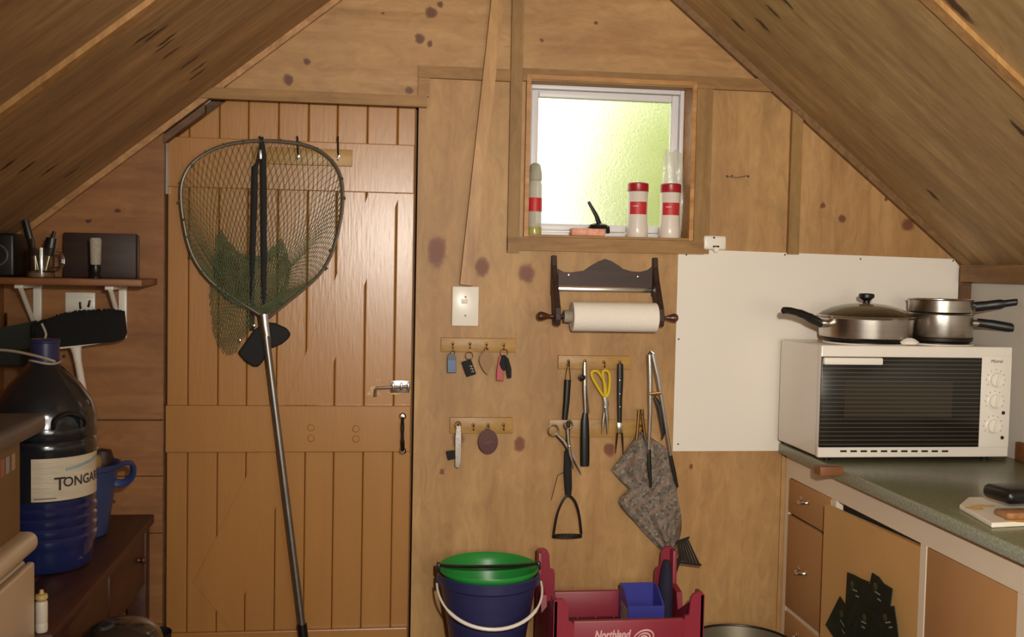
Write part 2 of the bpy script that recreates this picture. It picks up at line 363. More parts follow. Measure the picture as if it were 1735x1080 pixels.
    def build(s, name, m, parent=None, loc=None, label=None, cat=None, group=None, kind=None, smooth=35):
        org = ORG[parent.name] if parent else V(loc or (0, 0, 0))
        me = bpy.data.meshes.new(name); me.from_pydata([tuple(q-org) for q in s.v], [], s.f)
        bm = bmesh.new(); bm.from_mesh(me); bmesh.ops.recalc_face_normals(bm, faces=bm.faces[:]); bm.to_mesh(me); bm.free()
        if smooth:
            me.shade_smooth(); me.set_sharp_from_angle(angle=math.radians(smooth))
        me.materials.append(m)
        o = bpy.data.objects.new(name, me); COL.objects.link(o)
        if parent: o.parent = parent; ORG[o.name] = org
        else: o.location = org; ORG[o.name] = org
        return tag(o, label, cat, group, kind)
def clip(poly, a, b, c):
    """keep the side a*x+b*z<=c of a convex 2-D polygon"""
    out = []
    for i in range(len(poly)):
        p, q = poly[i], poly[(i+1) % len(poly)]; dp = a*p[0]+b*p[1]-c; dq = a*q[0]+b*q[1]-c
        if dp <= 0: out.append(p)
        if dp*dq < 0: t = dp/(dp-dq); out.append((p[0]+t*(q[0]-p[0]), p[1]+t*(q[1]-p[1])))
    return out
def rect(x0, x1, z0, z1): return [(x0, z0), (x1, z0), (x1, z1), (x0, z1)]
def spline(pts, k=6, closed=False):
    pts = [V(p) for p in pts]; n = len(pts); out = []
    for i in range(n if closed else n-1):
        g = lambda j: pts[j % n] if closed else pts[max(0, min(n-1, j))]
        a, b, c, d = g(i-1), g(i), g(i+1), g(i+2)
        for t in [q/k for q in range(k)]:
            out.append(.5*((2*b)+(c-a)*t+(2*a-5*b+4*c-d)*t*t+(3*b-a-3*c+d)*t**3))
    if not closed: out.append(pts[-1])
    return out
def text_mesh(body, size, ext=.0006, shear=0, bold=0, align='CENTER'):
    cu = bpy.data.curves.new('lettering', 'FONT'); cu.body = body; cu.size = size; cu.extrude = ext; cu.shear = shear; cu.offset = bold; cu.align_x = align; cu.resolution_u = 3
    o = bpy.data.objects.new('lettering', cu); COL.objects.link(o)
    dg = bpy.context.evaluated_depsgraph_get(); me = bpy.data.meshes.new_from_object(o.evaluated_get(dg))
    vs = [q.co.copy() for q in me.vertices]; fs = [tuple(f.vertices) for f in me.polygons]
    bpy.data.objects.remove(o); bpy.data.curves.remove(cu); bpy.data.meshes.remove(me); return vs, fs

# ================================================================== THE SETTING
XL, XR, YF = -1.09, 2.046, -4.45
ridge = (.479, 2.771)
def zl(x): return 2.387+.803*x
def zr(x): return 3.154-.80*x
def inroof(poly): return clip(clip(poly, -.803, 1, 2.387), .80, 1, 3.154)
S = 'structure'
MB().bb((XL-.2, YF-.1, -.05), (XR+.2, .25, 0)).build('floor', M_floor, kind=S)
# back wall: framing behind, plywood sheets in front as its pieces
wx0, wx1, wz0, wz1 = .500, 1.062, 1.572, 2.090            # window opening
dx0, dx1, dz1 = -.622, .158, 1.985                          # door opening
wall = thing('wall_back', 'plywood lined gable wall with door and small window', None, (0, 0, 0), kind=S)
fr = MB()
for q in (rect(XL-.1, dx0, 0, 3), rect(dx0, dx1, dz1, 3), rect(dx1, wx0, 0, 3), rect(wx0, wx1, 0, wz0), rect(wx0, wx1, wz1, 3), rect(wx1, XR+.1, 0, 3)):
    q = inroof(q); fr.prism(q, 'y', .016, .11)
fr.build('framing', M_darktrim, wall, smooth=0)
G = .0015
def sheet(polys, m):
    b = MB()
    for q in polys:
        q = inroof(q)
        if len(q) > 2: b.prism(q, 'y', 0, .016)
    return b.build('ply_sheet', m, wall, smooth=0)
tz = P(705, 116).z
sheet([rect(dx0-.3, dx1, dz1, 3), rect(dx1, .470, tz, 3)], M_plyA)
sheet([rect(.472, 2.0, tz, 3)], M_plyD)
sheet([rect(dx1, wx0, 0, tz-G), rect(wx0, wx1, 0, wz0), rect(wx0, wx1, wz1, tz-G), rect(wx1, 1.40, 0, tz-G)], M_plyB)
sheet([rect(1.402, XR, 0, tz-G)], M_plyC)
zs = [P(200, 712).z, P(200, 808).z, P(200, 905).z]
sheet([rect(XL, dx0, zs[0]+.003, dz1)], M_plyE)
for a, b_ in ((zs[1]+.002, zs[0]-.003), (zs[2]+.002, zs[1]-.001), (.33, zs[2]-.001), (0, .328)): sheet([rect(XL, dx0, a, b_)], M_plyE)
# side walls
MB().bb((XL-.1, YF, 0), (XL, .11, 1.52)).build('wall_left', M_plyE, kind=S)
wr = thing('wall_right', 'right side wall lined in pale board under a timber plate', None, (XR, 0, 0), kind=S)
MB().bb((XR+.012, YF, 0), (XR+.1, .11, 1.52)).build('framing', M_darktrim, wr)
ys = [0, -1.2, -2.4, -3.6, YF]
for i in range(4): MB().bb((XR, ys[i+1]+.001, 0), (XR+.012, ys[i]-.001, 1.47)).build('lining_panel', M_whitewall, wr)
# unseen rear wall; its opening is added for the soft fill light
rw = MB()
for q in (rect(XL, .2, 0, 3), rect(.2, 1.6, 0, .85), rect(.2, 1.6, 1.85, 3), rect(1.6, XR, 0, 3)): rw.prism(inroof(q), 'y', YF-.08, YF)
rw.build('wall_rear', M_plyB, kind=S, smooth=0)
# ceiling: two slopes of plywood sheets
ceil = thing('ceiling', 'steep plywood ceiling in two slopes', None, (0, 0, 2.77), kind=S)
seams = [.11, -1.06, -2.26, -3.46, YF]
for side in (0, 1):
    for i in range(4):
        y0, y1 = seams[i]-(0 if i == 0 else .002), seams[i+1]+.002
        if side == 0: poly = [(XL-.12, zl(XL-.12)), ridge, (ridge[0], ridge[1]+.03), (XL-.12, zl(XL-.12)+.03)]
        else: poly = [(XR+.12, zr(XR+.12)), ridge, (ridge[0], ridge[1]+.03), (XR+.12, zr(XR+.12)+.03)]
        MB().prism(poly, 'y', y0, y1).build('ply_sheet', M_roofL if side == 0 else M_roofR, ceil, smooth=0)
n_trim = [0]
def trim(mb, m, label, smooth=0):
    n_trim[0] += 1
    return mb.build('trim_%d' % n_trim[0], m, kind=S, label=label, smooth=smooth)
def slope_strip(side, y0, y1, th, x0, x1):
    f = zl if side == 0 else zr
    nx, nz = ((.803, -1) if side == 0 else (-.80, -1)); l = math.hypot(nx, nz); nx, nz = nx/l*th, nz/l*th
    return MB().prism([(x0, f(x0)), (x1, f(x1)), (x1+nx, f(x1)+nz), (x0+nx, f(x0)+nz)], 'y', y0, y1)
for y in seams[1:4]:
    for side, x0, x1 in ((0, XL, .47), (1, XR, .49)):
        trim(slope_strip(side, y-.021, y+.021, .012, x0, x1), M_pole, 'pale cover strip over a seam of the sloping ceiling')
trim(slope_strip(0, -.02, -.001, .018, XL, .47), M_rtrim, 'narrow strip where the left slope meets the gable')
trim(slope_strip(1, -.022, -.001, .022, XR, .49), wood('dull_rake_strip', (138, 102, 62), (108, 78, 46), 'y', 1.0, .6, blotch=.3), 'narrow strip where the right slope meets the gable')
# battens on the back wall
def wallbar(pts, y0, y1, m, label): trim(MB().prism([(P(*p).x, P(*p).z) for p in pts], 'y', y0, y1), m, label)
trim(MB().prism(inroof(rect(.448, .486, 1.52, 3)), 'y', -.02, -.0005), M_battenz, 'upright batten at the middle of the gable')
trim(MB().prism(rect(dx1-.004, .447, tz-.030, tz+.008), 'y', -.018, -.0005), M_batten, 'short level batten left of the window')
trim(MB().prism(inroof(rect(.487, 2.0, tz-.026, tz+.014)), 'y', -.018, -.0005), M_batten, 'long level batten above the window')
trim(MB().prism(rect(dx1-.004, dx1+.032, 2.006, tz-.031), 'y', -.018, -.0005), M_batten, 'short upright block above the door head')
trim(MB().prism(inroof(rect(-.62, dx1+.024, 1.972, 2.006)), 'y', -.030, -.0005), M_batten, 'door head batten')
trim(MB().prism(rect(1.064, 1.118, 1.53, tz-.027), 'y', -.02, -.0005), M_battenz, 'upright batten right of the window')
trim(MB().prism(inroof(rect(1.392, 1.430, 1.535, tz-.027)), 'y', -.018, -.0005), M_battenz, 'upright batten over the sheet joint right of the window')
trim(MB().prism(rect(.448, 1.10, 1.528, 1.571), 'y', -.022, -.0005), M_batten, 'sill batten under the window')
trim(MB().prism(rect(XR-.032, XR-.0005, .91, 1.50), 'y', -.03, -.0005), M_darktrim, 'dark corner strip beside the white board')
trim(MB().bb((XR-.045, YF, 1.455), (XR-.0005, -.031, 1.512)), wood('plate_timber', (150, 110, 62), (112, 78, 42), 'y', 1, .6), 'timber plate along the top of the right wall')
# window reveal lining
rl = M_reveal
trim(MB().bb((wx0, -.022, wz0), (wx0+.014, .10, wz1)), M_reveal, 'left lining of the window reveal')
trim(MB().bb((wx1-.014, -.022, wz0), (wx1, .10, wz1)), M_reveal, 'right lining of the window reveal')
trim(MB().bb((wx0+.0145, -.022, wz1-.014), (wx1-.0145, .10, wz1)), M_reveal, 'top lining of the window reveal')
trim(MB().bb((wx0+.0145, -.020, wz0), (wx1-.0145, .10, wz0+.008)), M_batten, 'window ledge')
# the window
sillz = wz0+.008
win = thing('window_1', 'small white framed frosted window', None, ((wx0+wx1)/2, .085, sillz), kind=S)
fx0, fx1, fz0, fz1 = wx0+.015, wx1-.015, sillz+.0005, wz1-.015
def frame(x0, x1, z0, z1, t, y0, y1, bev=.003):
    b = MB(); b.bb((x0, y0, z0), (x0+t, y1, z1), bev); b.bb((x1-t, y0, z0), (x1, y1, z1), bev)
    b.bb((x0+t, y0, z0), (x1-t, y1, z0+t), bev); b.bb((x0+t, y0, z1-t), (x1-t, y1, z1), bev); return b
frame(fx0, fx1, fz0, fz1, .014, .066, .11).build('window_frame', M_alu, win)
frame(fx0+.016, fx1-.016, fz0+.016, fz1-.016, .024, .076, .104, .005).build('sash', M_alu, win)
MB().bb((fx0+.036, .088, fz0+.036), (fx1-.036, .092, fz1-.036)).build('pane', M_pane, win, label='frosted glass pane', smooth=0)

MB().prism(inroof(rect(dx0-.12, dx1+.10, 0, 2.2)), 'y', .112, .130).build('daylight_block', M_darktrim, wall, smooth=0)  # unseen panel added behind the door to block daylight leaks
# the door: vertical boards, ledges and braces
door = thing('door_1', 'orange-brown painted ledged door of vertical boards', None, (-.232, .05, 0), kind=S)
YD = .035                                                    # face of the boards
def PD(px, py, y=YD): p = P(px, py, y); return (p.x, p.z)
gx = [dx0+.004] + [PD(x, 900)[0] for x in (316.7, 367, 415.4, 465.6, 515.4, 563.5, 613.3, 663.5)] + [dx1-.006]
def doorclip(q): return clip(q, -.803, 1, 2.387-.055)
for a, b_ in zip(gx, gx[1:]):
    q = doorclip(rect(a+.0006, b_-.0006, .02, dz1-.008)); bd = MB().prism(q, 'y', YD, YD+.028)
    o = bd.build('board', M_door, door, smooth=0); md = o.modifiers.new('bevel', 'BEVEL'); md.width = .0045; md.segments = 2
MB().prism(doorclip(rect(gx[0], gx[-1], .02, dz1-.008)), 'y', YD+.0285, YD+.032).build('backing', M_door, door, smooth=0)
def ledge(z0, z1, th): 
    o = MB().prism(doorclip(rect(gx[0], gx[-1]-.004, z0, z1)), 'y', YD-th, YD-.0003).build('ledge', M_door, door, smooth=0)
    md = o.modifiers.new('bevel', 'BEVEL'); md.width = .003; md.segments = 2
zt1 = PD(480, 322, YD-.012)[1]; zt0 = PD(480, 238, YD-.012)[1]; zm1 = PD(480, 688, YD-.018)[1]; zm0 = PD(480, 767, YD-.018)[1]
ledge(zt1, zt0, .012); ledge(zm0, zm1, .018); ledge(.14, .29, .018)
for pts in ([(625, 328), (678, 328), (537, 686), (484, 686)], ):
    q = [PD(*p) for p in pts]; q = [(x, min(max(z, zm1+.001), zt1-.001)) for x, z in q]
    MB().prism(q, 'y', YD-.004, YD-.0003).build('brace', M_door, door, smooth=0)
a0 = PD(438, 768); a1 = PD(501, 768); dxz = (PD(367, 965)[0]-PD(415, 831)[0])/(PD(367, 965)[1]-PD(415, 831)[1])
zb = .291; q = [(a0[0], zm0-.001), (a1[0], zm0-.001), (max(gx[0], a1[0]+dxz*(zb-zm0)), zb), (max(gx[0], a0[0]+dxz*(zb-zm0)), zb+.16)]
MB().prism(q, 'y', YD-.004, YD-.0003).build('brace', M_door, door, smooth=0)
for px, py in ((527, 725), (527, 743), (603, 727), (603, 744)):
    p = P(px, py, YD-.018); MB().lathe([(0, .0035), (.009, .0035), (.011, .0015), (.012, 0)], (p.x, YD-.018, p.z), 18, (0, -1, 0)).build('bolt_cover', M_door, door)
# door jambs
trim(MB().prism(clip(rect(dx0-.0, dx0+.003, 0, 1.93), -.803, 1, 2.387-.03), 'y', .0, .10), M_darktrim, 'left door jamb')
q0 = [(dx0, zl(dx0)-.03), (dx0, zl(dx0)-.055), (-.50, zl(-.5)-.055), (-.50, zl(-.5)-.03)]
trim(MB().prism(q0, 'y', -.012, .034), M_darktrim, 'dark sloping strip at the clipped door corner')
# bare patches of wood round the bolt, where the paint has come away
for k, (cx_, cy_, rx_, ry_) in enumerate(((633, 664, 9, 8), (675, 662, 17, 7), (640, 645, 4, 3))):
    q = []
    for i in range(14):
        a_ = i*math.pi/7; f_ = 1+.28*math.sin(3*a_+k)+.18*math.sin(5*a_); q.append(PD(cx_+rx_*f_*math.cos(a_), cy_+ry_*f_*math.sin(a_), YD))
    MB().prism(q, 'y', YD-.0012, YD-.0003).build('bare_patch', mat('bare_timber', (196, 162, 118), .7, var=.25, scale=60), door, smooth=0)
hz0, hz1 = P(282, 243, .02).z, P(282, 329, .02).z
MB().bb((dx0+.0035, .012, hz1), (dx0+.009, .034, hz0)).build('hinge', M_galv, door)
# slide bolt and pull handle of the door
bo = MB(); p0, p1 = P(636, 658, YD-.012), P(695, 655, YD-.012)
pl0, pl1 = P(661, 645, YD), P(694, 666, YD); 
bp = MB().bb((pl0.x, YD-.0025, pl1.z), (pl1.x, YD-.0002, pl0.z), .001).build('bolt_plate', M_chrome, door)
MB().tube([p0+V((0, 0, -.028)), p0+V((0, 0, -.006)), p0+V((.006, 0, 0)), p1], .0055, 10).build('slide_bolt', M_steel, door)
for px in (666, 680, 692):
    c = P(px, 655, YD-.012); MB().box(c, (.008, .022, .026), .003).build('bolt_keeper', M_chrome, door)
hp = [P(682, 708, YD-.02), P(682, 718, YD-.045), P(682, 735, YD-.05), P(682, 752, YD-.045), P(682, 764, YD-.02)]
MB().tube(spline(hp, 5), [.007, .006, .005, .005, .005, .0055, .006, .006, .006, .0055, .005, .005, .005, .006, .007, .007, .007, .007, .007, .007, .007], 10).build('pull_handle', M_dark_iron, door)
for py in (706, 764):
    c = P(682, py, YD-.018); MB().lathe([(0, .010), (.007, .009), (.012, .004), (.013, 0)], c, 16, (0, -1, 0)).build('handle_rose', M_chrome, door)

# white splash board on the back wall
b0, b1 = P(1147.5, 422, -.006), P(1140, 768, -.006)
wb = thing('splash_board', 'large glossy white board screwed to the wall behind the oven', 'board', (1.5, -.003, b1.z))
MB().prism([(1.018, .872), (XR-.034, .872), (XR-.034, 1.507), (XR-.055, 1.532), (1.018, 1.545)], 'y', -.006, -.0005).build('panel', M_white, wb, smooth=0)
for px, py in ((1163, 432), (1330, 432), (1458, 439), (1615, 442), (1149, 753), (1150, 575)):
    c = P(px, py, -.006); MB().lathe([(0, .0012), (.0025, .001), (.003, 0)], c, 10, (0, -1, 0)).build('screw', M_dark_iron, wb)
# ================================================================== THINGS ON THE BACK WALL
def hook(b, c, out=.022, r=.0016, drop=.014):
    """small cup hook starting at wall point c"""
    c = V(c); b.tube(spline([c, c+V((0, -out*.6, 0)), c+V((0, -out, -drop*.4)), c+V((0, -out, -drop)), c+V((0, -out*.5, -drop*1.15)), c+V((0, -out*.35, -drop*.75))], 4), r, 6); return b
def rail(name, x0y0, x1y1, hooks, label, m=M_rail, y=0.0, th=.012, hm=M_brass, group=None, hy=None):
    a, b = P(*x0y0, y), P(*x1y1, y); r = thing(name, label, 'hook rail', ((a.x+b.x)/2, y, b.z), group)
    MB().bb((a.x, y-th, b.z), (b.x, y-.0005, a.z), .002).build('backboard', m, r)
    for hx, hyp in hooks:
        c = P(hx, hyp, y-th); h = MB(); h.lathe([(0, .003), (.004, .0025), (.0055, 0)], c, 12, (0, -1, 0)); hook(h, c); h.build('hook', hm, r)
    return r
rail('hook_rail', (747, 572), (873, 597), [(767, 582), (796, 582), (824, 583), (853, 584)], 'pine rail with four cup hooks holding keys, below the light switch')
rail('hook_rail', (762, 707), (868, 734), [(776, 718), (802, 720), (827, 720), (853, 720)], 'pine rail with an oval tag and a bottle opener on it')
rail('hook_rail', (945, 602), (1067, 626), [(963, 612), (991, 612), (1023, 614), (1050, 614)], 'pine rail of kitchen tools under the paper towel holder')
rail('hook_rail', (930, 711), (1098, 741), [(963, 716), (1086, 722)], 'faint pine rail behind the hanging scissors and tea towel', th=.007)
dr = rail('hook_rail', (428, 249), (597, 283), [(505, 262), (573, 264)], 'pine rail with tall wire hooks on the orange door', y=YD-.012, th=.014, hm=M_chrome)
for px in (442, 505, 573):
    c = P(px, 264, YD-.026); t = P(px, 236, YD-.026)
    MB().tube([c+V((0, -.004, 0)), c+V((0, -.012, .008)), V((t.x, YD-.046, t.z)), V((t.x, YD-.062, t.z+.004))], .0028, 8).build('wire_hook', M_dark_iron, dr)
    MB().lathe([(0, .006), (.006, .005), (.008, 0)], c, 12, (0, -1, 0)).build('hook_boss', M_chrome, dr)

# --- key tags
def tagplate(name, poly, y, th, m, label, cat, ring=None, group=None):
    pts = [(P(px, py, y).x, P(px, py, y).z) for px, py in poly]
    zmin = min(z for x, z in pts); r = thing(name, label, cat, (sum(x for x, z in pts)/len(pts), y, zmin), group)
    o = MB().prism(pts, 'y', y, y+th).build('plate', m, r, smooth=0); md = o.modifiers.new('bevel', 'BEVEL'); md.width = .0012; md.segments = 2
    if ring:
        c = P(*ring[:2], y+th/2); rr = ring[2]; MB().tube([c+V((rr*math.cos(a), 0, rr*math.sin(a))) for a in [k*math.pi/10 for k in range(20)]], .0011, 6, closed=True).build('ring', M_steel, r)
    return r
yk = -.036
t = tagplate('key_tag', [(760, 600), (770, 600), (773, 606), (773, 632), (758, 632), (758, 607)], yk, .005, M_bluetag, 'blue rectangular key tag with dark top on first hook', 'key tag', (767, 598, .007))
q = [(P(px, py, yk).x, P(px, py, yk).z) for px, py in ((760.5, 601), (769.5, 601), (772, 606), (772, 611), (759, 611), (759, 607))]
MB().prism(q, 'y', yk-.0008, yk-.0001).build('dark_top', M_black, t)
t = tagplate('key_tag', [(782, 614), (798, 609), (807, 634), (791, 639)], yk, .005, M_blackm, 'black square tag with pale characters hanging beside leaf-shaped tag', 'key tag', (795, 603, .012))
for k in range(3):
    c = P(798+k*1.6, 621+k*4.5, yk-.0006); MB().tube([c+V((-.005, 0, -.001)), c+V((-.001, 0, .002)), c+V((.004, 0, 0)), c+V((.001, 0, -.003))], .0007, 5).build('white_character', M_plastic_w, t)
lf = [(824, 592)] + [(824+12*math.sin(math.pi*min(1, s**.75)), 594+42*s) for s in (.1, .25, .4, .55, .7, .85)] + [(826, 636)] + [(824-12*math.sin(math.pi*min(1, s**.75)), 594+42*s) for s in (.85, .7, .55, .4, .25, .1)]
tagplate('key_tag', lf, yk, .004, M_leaf, 'brown leaf-shaped wooden tag on third key hook', 'key tag', (824, 592, .006))
t = tagplate('key_bunch', [(846, 604), (852, 604), (853, 646), (841, 645), (842, 625)], yk, .004, M_redtag, 'bunch of black car keys with red tag on ring', 'keys', (854, 598, .012))
for poly, dy in (([(850, 602), (856, 602), (859, 612), (856, 628), (850, 627), (846, 617)], -.006), ([(855, 603), (861, 607), (866, 625), (866, 640), (859, 641), (857, 625)], -.011)):
    q = [(P(px, py, yk).x, P(px, py, yk).z) for px, py in poly]; o = MB().prism(q, 'y', yk+dy, yk+dy+.005).build('car_key', M_blackm, t, smooth=0); md = o.modifiers.new('bevel', 'BEVEL'); md.width = .0018
t = tagplate('bottle_opener', [(773, 722), (781, 722), (782, 745), (781, 786), (777, 794), (771, 792), (771, 745)], yk, .003, M_steel, 'flat steel bottle opener with small black tag', 'bottle opener', (776, 720, .010))
q = [(P(px, py, yk).x, P(px, py, yk).z) for px, py in ((756, 765), (771, 763), (772, 777), (759, 780))]; MB().prism(q, 'y', yk-.002, yk+.002).build('black_tag', M_blackm, t)
q = [(827+17*math.sin(k*math.pi/12), 749-21*math.cos(k*math.pi/12)) for k in range(24)]
t = tagplate('key_tag', q, yk, .006, M_ovalwood, 'dark red oval wooden tag with pale script on lower key rail', 'key tag', (827, 726, .006))
a = P(820, 752, yk-.0006); MB().tube([a, a+V((.006, 0, .003)), a+V((.012, 0, .003)), a+V((.020, 0, .007)), a+V((.027, 0, .008))], .0006, 5).build('script', M_greyprint, t)

# --- light switch
a, b = P(766, 485), P(810, 553); sw = thing('light_switch', 'white wall plate with a rocker switch at the foot of the slanting strip', 'light switch', ((a.x+b.x)/2, 0, b.z))
MB().bb((a.x, -.012, b.z), (b.x, -.0005, a.z), .004).build('plate', M_plastic_w, sw)
c = P(787, 511, -.012); MB().box(c+V((0, -.002, 0)), (.020, .008, .014), .002, Matrix.Rotation(math.radians(12), 3, 'X')).build('rocker', M_plastic_w, sw)
for dz in (.03, -.03): MB().lathe([(0, .001), (.003, .0008), (.0035, 0)], V(((a.x+b.x)/2, -.012, (a.z+b.z)/2+dz)), 10, (0, -1, 0)).build('screw', M_creamdk, sw)
# slanting strip
a, b = P(846, -40), P(788, 483)
dv = (a-b).normalized(); nv = V((dv.z, 0, -dv.x)); wv = .020
qq = [b-nv*wv, b+nv*wv, a+nv*wv, a-nv*wv]
n_trim[0] += 1
MB().prism([(v.x, v.z) for v in qq], 'y', -.041, -.021).build('trim_%d' % n_trim[0], M_pole, kind=S, label='pale pine strip slanting down the wall to the light switch', smooth=0)
# blocks holding the strip off the wall
MB().box(b+V((.004, -.0105, .05)), (.03, .0195, .05), .001).build('trim_%d' % (n_trim[0]+1), M_pole, kind=S, label='packing block behind the slanting strip')

# --- paper towel holder
ph = thing('paper_towel_holder', 'dark wooden paper towel holder with scalloped back and turned knobs', 'towel holder', (.86, -.05, P(940, 552).z))
top = [(946, 456), (955, 461), (968, 462), (990, 459), (1003, 450), (1016, 443), (1026, 439), (1037, 443), (1048, 450), (1056, 456), (1070, 460), (1086, 461), (1098, 458), (1106, 452)]
pts = [(P(x, y, -.012).x, P(x, y, -.012).z) for x, y in top] + [(P(1112, 488, -.012).x, P(1112, 488, -.012).z), (P(946, 484, -.012).x, P(946, 484, -.012).z)]
MB().prism(pts, 'y', -.013, -.0008).build('back_panel', M_darkwood, ph, smooth=0)
for px in (964, 1081):
    c = P(px, 466 if px < 1000 else 469, -.013); MB().lathe([(0, .002), (.003, .0015), (.0035, 0)], c, 10, (0, -1, 0)).build('screw', M_steel, ph)
zt = P(938, 434, -.01).z; zb = P(938, 551, -.08).z
side = [(-.0008, zt), (-.012, zt+.002), (-.020, zt-.03), (-.040, zt-.07), (-.060, zt-.10), (-.105, zb+.055), (-.112, zb+.02), (-.104, zb), (-.060, zb), (-.038, zb+.06), (-.020, zb+.09), (-.0008, zb+.095)]
xa, xb = P(941, 500, -.05).x, P(1114, 500, -.05).x
axis = V((0, -.078, zb+.028))
for x in (xa, xb):
    o = MB().prism(side, 'x', x-.009, x+.009).build('side_panel', M_darkwood, ph, smooth=0); md = o.modifiers.new('bevel', 'BEVEL'); md.width = .002
MB().bb((xa+.01, -.022, P(1030, 495, -.02).z), (xb-.01, -.0135, P(1030, 487, -.02).z), .003).build('cutter_bar', M_chrome, ph)
MB().tube([V((xa-.012, axis.y, axis.z)), V((xb+.012, axis.y, axis.z))], .007, 12).build('dowel', M_darkwood, ph)
kp = [(.0, 0), (.006, .0), (.0055, .010), (.006, .016), (.0105, .026), (.0145, .038), (.0140, .046), (.009, .052), (0, .054)]
MB().lathe(kp, V((xa-.0095, axis.y, axis.z)), 20, (-1, 0, 0)).build('knob', M_knob, ph)
MB().lathe(kp, V((xb+.0095, axis.y, axis.z)), 20, (1, 0, 0)).build('knob', M_knob, ph)
ro = thing('paper_towel_roll', 'part-used white paper towel roll on dark wooden holder', 'paper towel', (.87, axis.y, axis.z-.047))
rx0, rx1 = P(969, 530, -.08).x, xb-.011
MB().lathe([(.0205, 0), (.046, 0), (.0475, .002), (.0475, rx1-rx0-.002), (.046, rx1-rx0), (.0205, rx1-rx0), (.0205, 0)], V((rx0, axis.y, axis.z)), 48, (1, 0, 0)).build('paper', M_paper, ro)
MB().lathe([(.0075, 0), (.020, 0), (.020, rx1-rx0+.024), (.0075, rx1-rx0+.024), (.0075, 0)], V((rx0-.026, axis.y, axis.z)), 28, (1, 0, 0)).build('core', M_cloth_grey, ro)

# --- kitchen tools on the wall
def wp(px, py, y): return P(px, py, y)
yt = -.034
# black-handled steel
s = thing('knife_steel', 'black-handled tool hanging by its wire loop on first tool hook', 'kitchen tool', wp(958, 712, yt))
MB().tube([wp(957, 647, yt), wp(962, 616, yt), wp(964, 614, yt), wp(967, 646, yt)], .0014, 6).build('hanging_loop', M_brass, s)
MB().tube([wp(962, 644, yt), wp(960, 680, yt), wp(957, 711, yt)], [.011, .0105, .009], 12, flat=(.6, 1)).build('handle', M_black, s)
# potato masher
s = thing('potato_masher', 'black potato masher with arched head and perforated foot', 'potato masher', wp(960, 913, yt))
MB().tube([wp(963, 716, yt), wp(962, 770, yt)], [.006, .008], 10, flat=(.6, 1)).build('shaft', M_dark_iron, s)
MB().tube([wp(961, 764, yt), wp(962, 800, yt), wp(963, 828, yt), wp(963, 842, yt)], [.009, .0135, .012, .009], 12, flat=(.55, 1)).build('handle', M_blackm, s)
for pts in ([(962, 838), (953, 850), (944, 872), (938, 905)], [(963, 838), (974, 850), (981, 872), (985, 905)]):
    MB().tube(spline([wp(*p, yt) for p in pts], 5), .0042, 8).build('arch_arm', M_black, s)
c = wp(961, 909, yt); ft = MB(); 
ft.lathe([(.046, -.004), (.050, -.004), (.050, .004), (.046, .004), (.046, -.004)], c, 36, sy=.36)
for k in range(-4, 5): ft.tube([c+V((k*.0102, -.0165*math.sqrt(max(.01, 1-(k/4.8)**2)), 0)), c+V((k*.0102, .0165*math.sqrt(max(.01, 1-(k/4.8)**2)), 0))], .0024, 6)
ft.build('foot', M_black, s)
# steel scissors
s = thing('scissors', 'open steel scissors with round finger rings hanging over the masher', 'scissors', wp(985, 804, yt-.014))
ysc = yt-.016
def ringpts(cx, cy, r, y): c = P(cx, cy, y); return [c+V((r*math.cos(k*math.pi/12), 0, r*1.05*math.sin(k*math.pi/12))) for k in range(24)]
b_ = MB().tube(ringpts(938, 729, .0165, ysc), .0032, 8, closed=True); b_.tube([wp(944, 737, ysc), wp(955, 748, ysc), wp(968, 768, ysc), wp(985, 804, ysc)], [.0055, .006, .007, .0012], 8, flat=(.35, 1)); b_.build('blade_half', M_chrome, s)
b_ = MB().tube(ringpts(963, 720, .013, ysc-.004), .0032, 8, closed=True); b_.tube([wp(962, 728, ysc-.004), wp(963, 745, ysc-.004), wp(966, 770, ysc-.004), wp(972, 795, ysc-.004)], [.006, .0055, .0065, .0012], 8, flat=(.35, 1)); b_.build('blade_half', M_steel, s)
MB().lathe([(0, .003), (.003, .0025), (.004, 0)], wp(965, 757, ysc-.006), 12, (0, -1, 0)).build('pivot_screw', M_chrome, s)
st = MB().tube(spline([wp(945, 806, yt+.004), wp(940, 825, yt+.01), wp(934, 848, yt+.014)], 5), .0011, 6).build('twine', M_brass, None, wp(934, 848, yt+.014), 'thin brown twine end beside the masher handle', 'twine')
MB().tube([wp(945, 806, yt+.004), wp(956, 800, yt)], .0011, 6).build('twine_knot', M_brass, st)
# can opener
s = thing('can_opener', 'can opener with steel jaws and long black handle', 'can opener', wp(991, 789, yt))
MB().tube([wp(991, 614, yt), wp(991, 630, yt), wp(991, 660, yt), wp(992, 695, yt), wp(992, 712, yt)], [.006, .0085, .009, .007, .006], 10, flat=(.6, 1)).build('jaw', M_steel, s)
MB().lathe([(0, -.004), (.011, -.004), (.011, .004), (.004, .006), (0, .010)], wp(986, 640, yt-.008), 18, (0, -1, 0)).build('cutting_wheel', M_dark_iron, s)
MB().tube([wp(994, 655, yt-.008), wp(998, 700, yt-.008)], .0035, 8).build('second_arm', M_chrome, s)
MB().tube([wp(992, 700, yt), wp(991, 715, yt), wp(991, 745, yt), wp(991, 780, yt), wp(991, 790, yt)], [.009, .0135, .0155, .0155, .0145], 14, flat=(.5, 1)).build('handle', M_black, s)
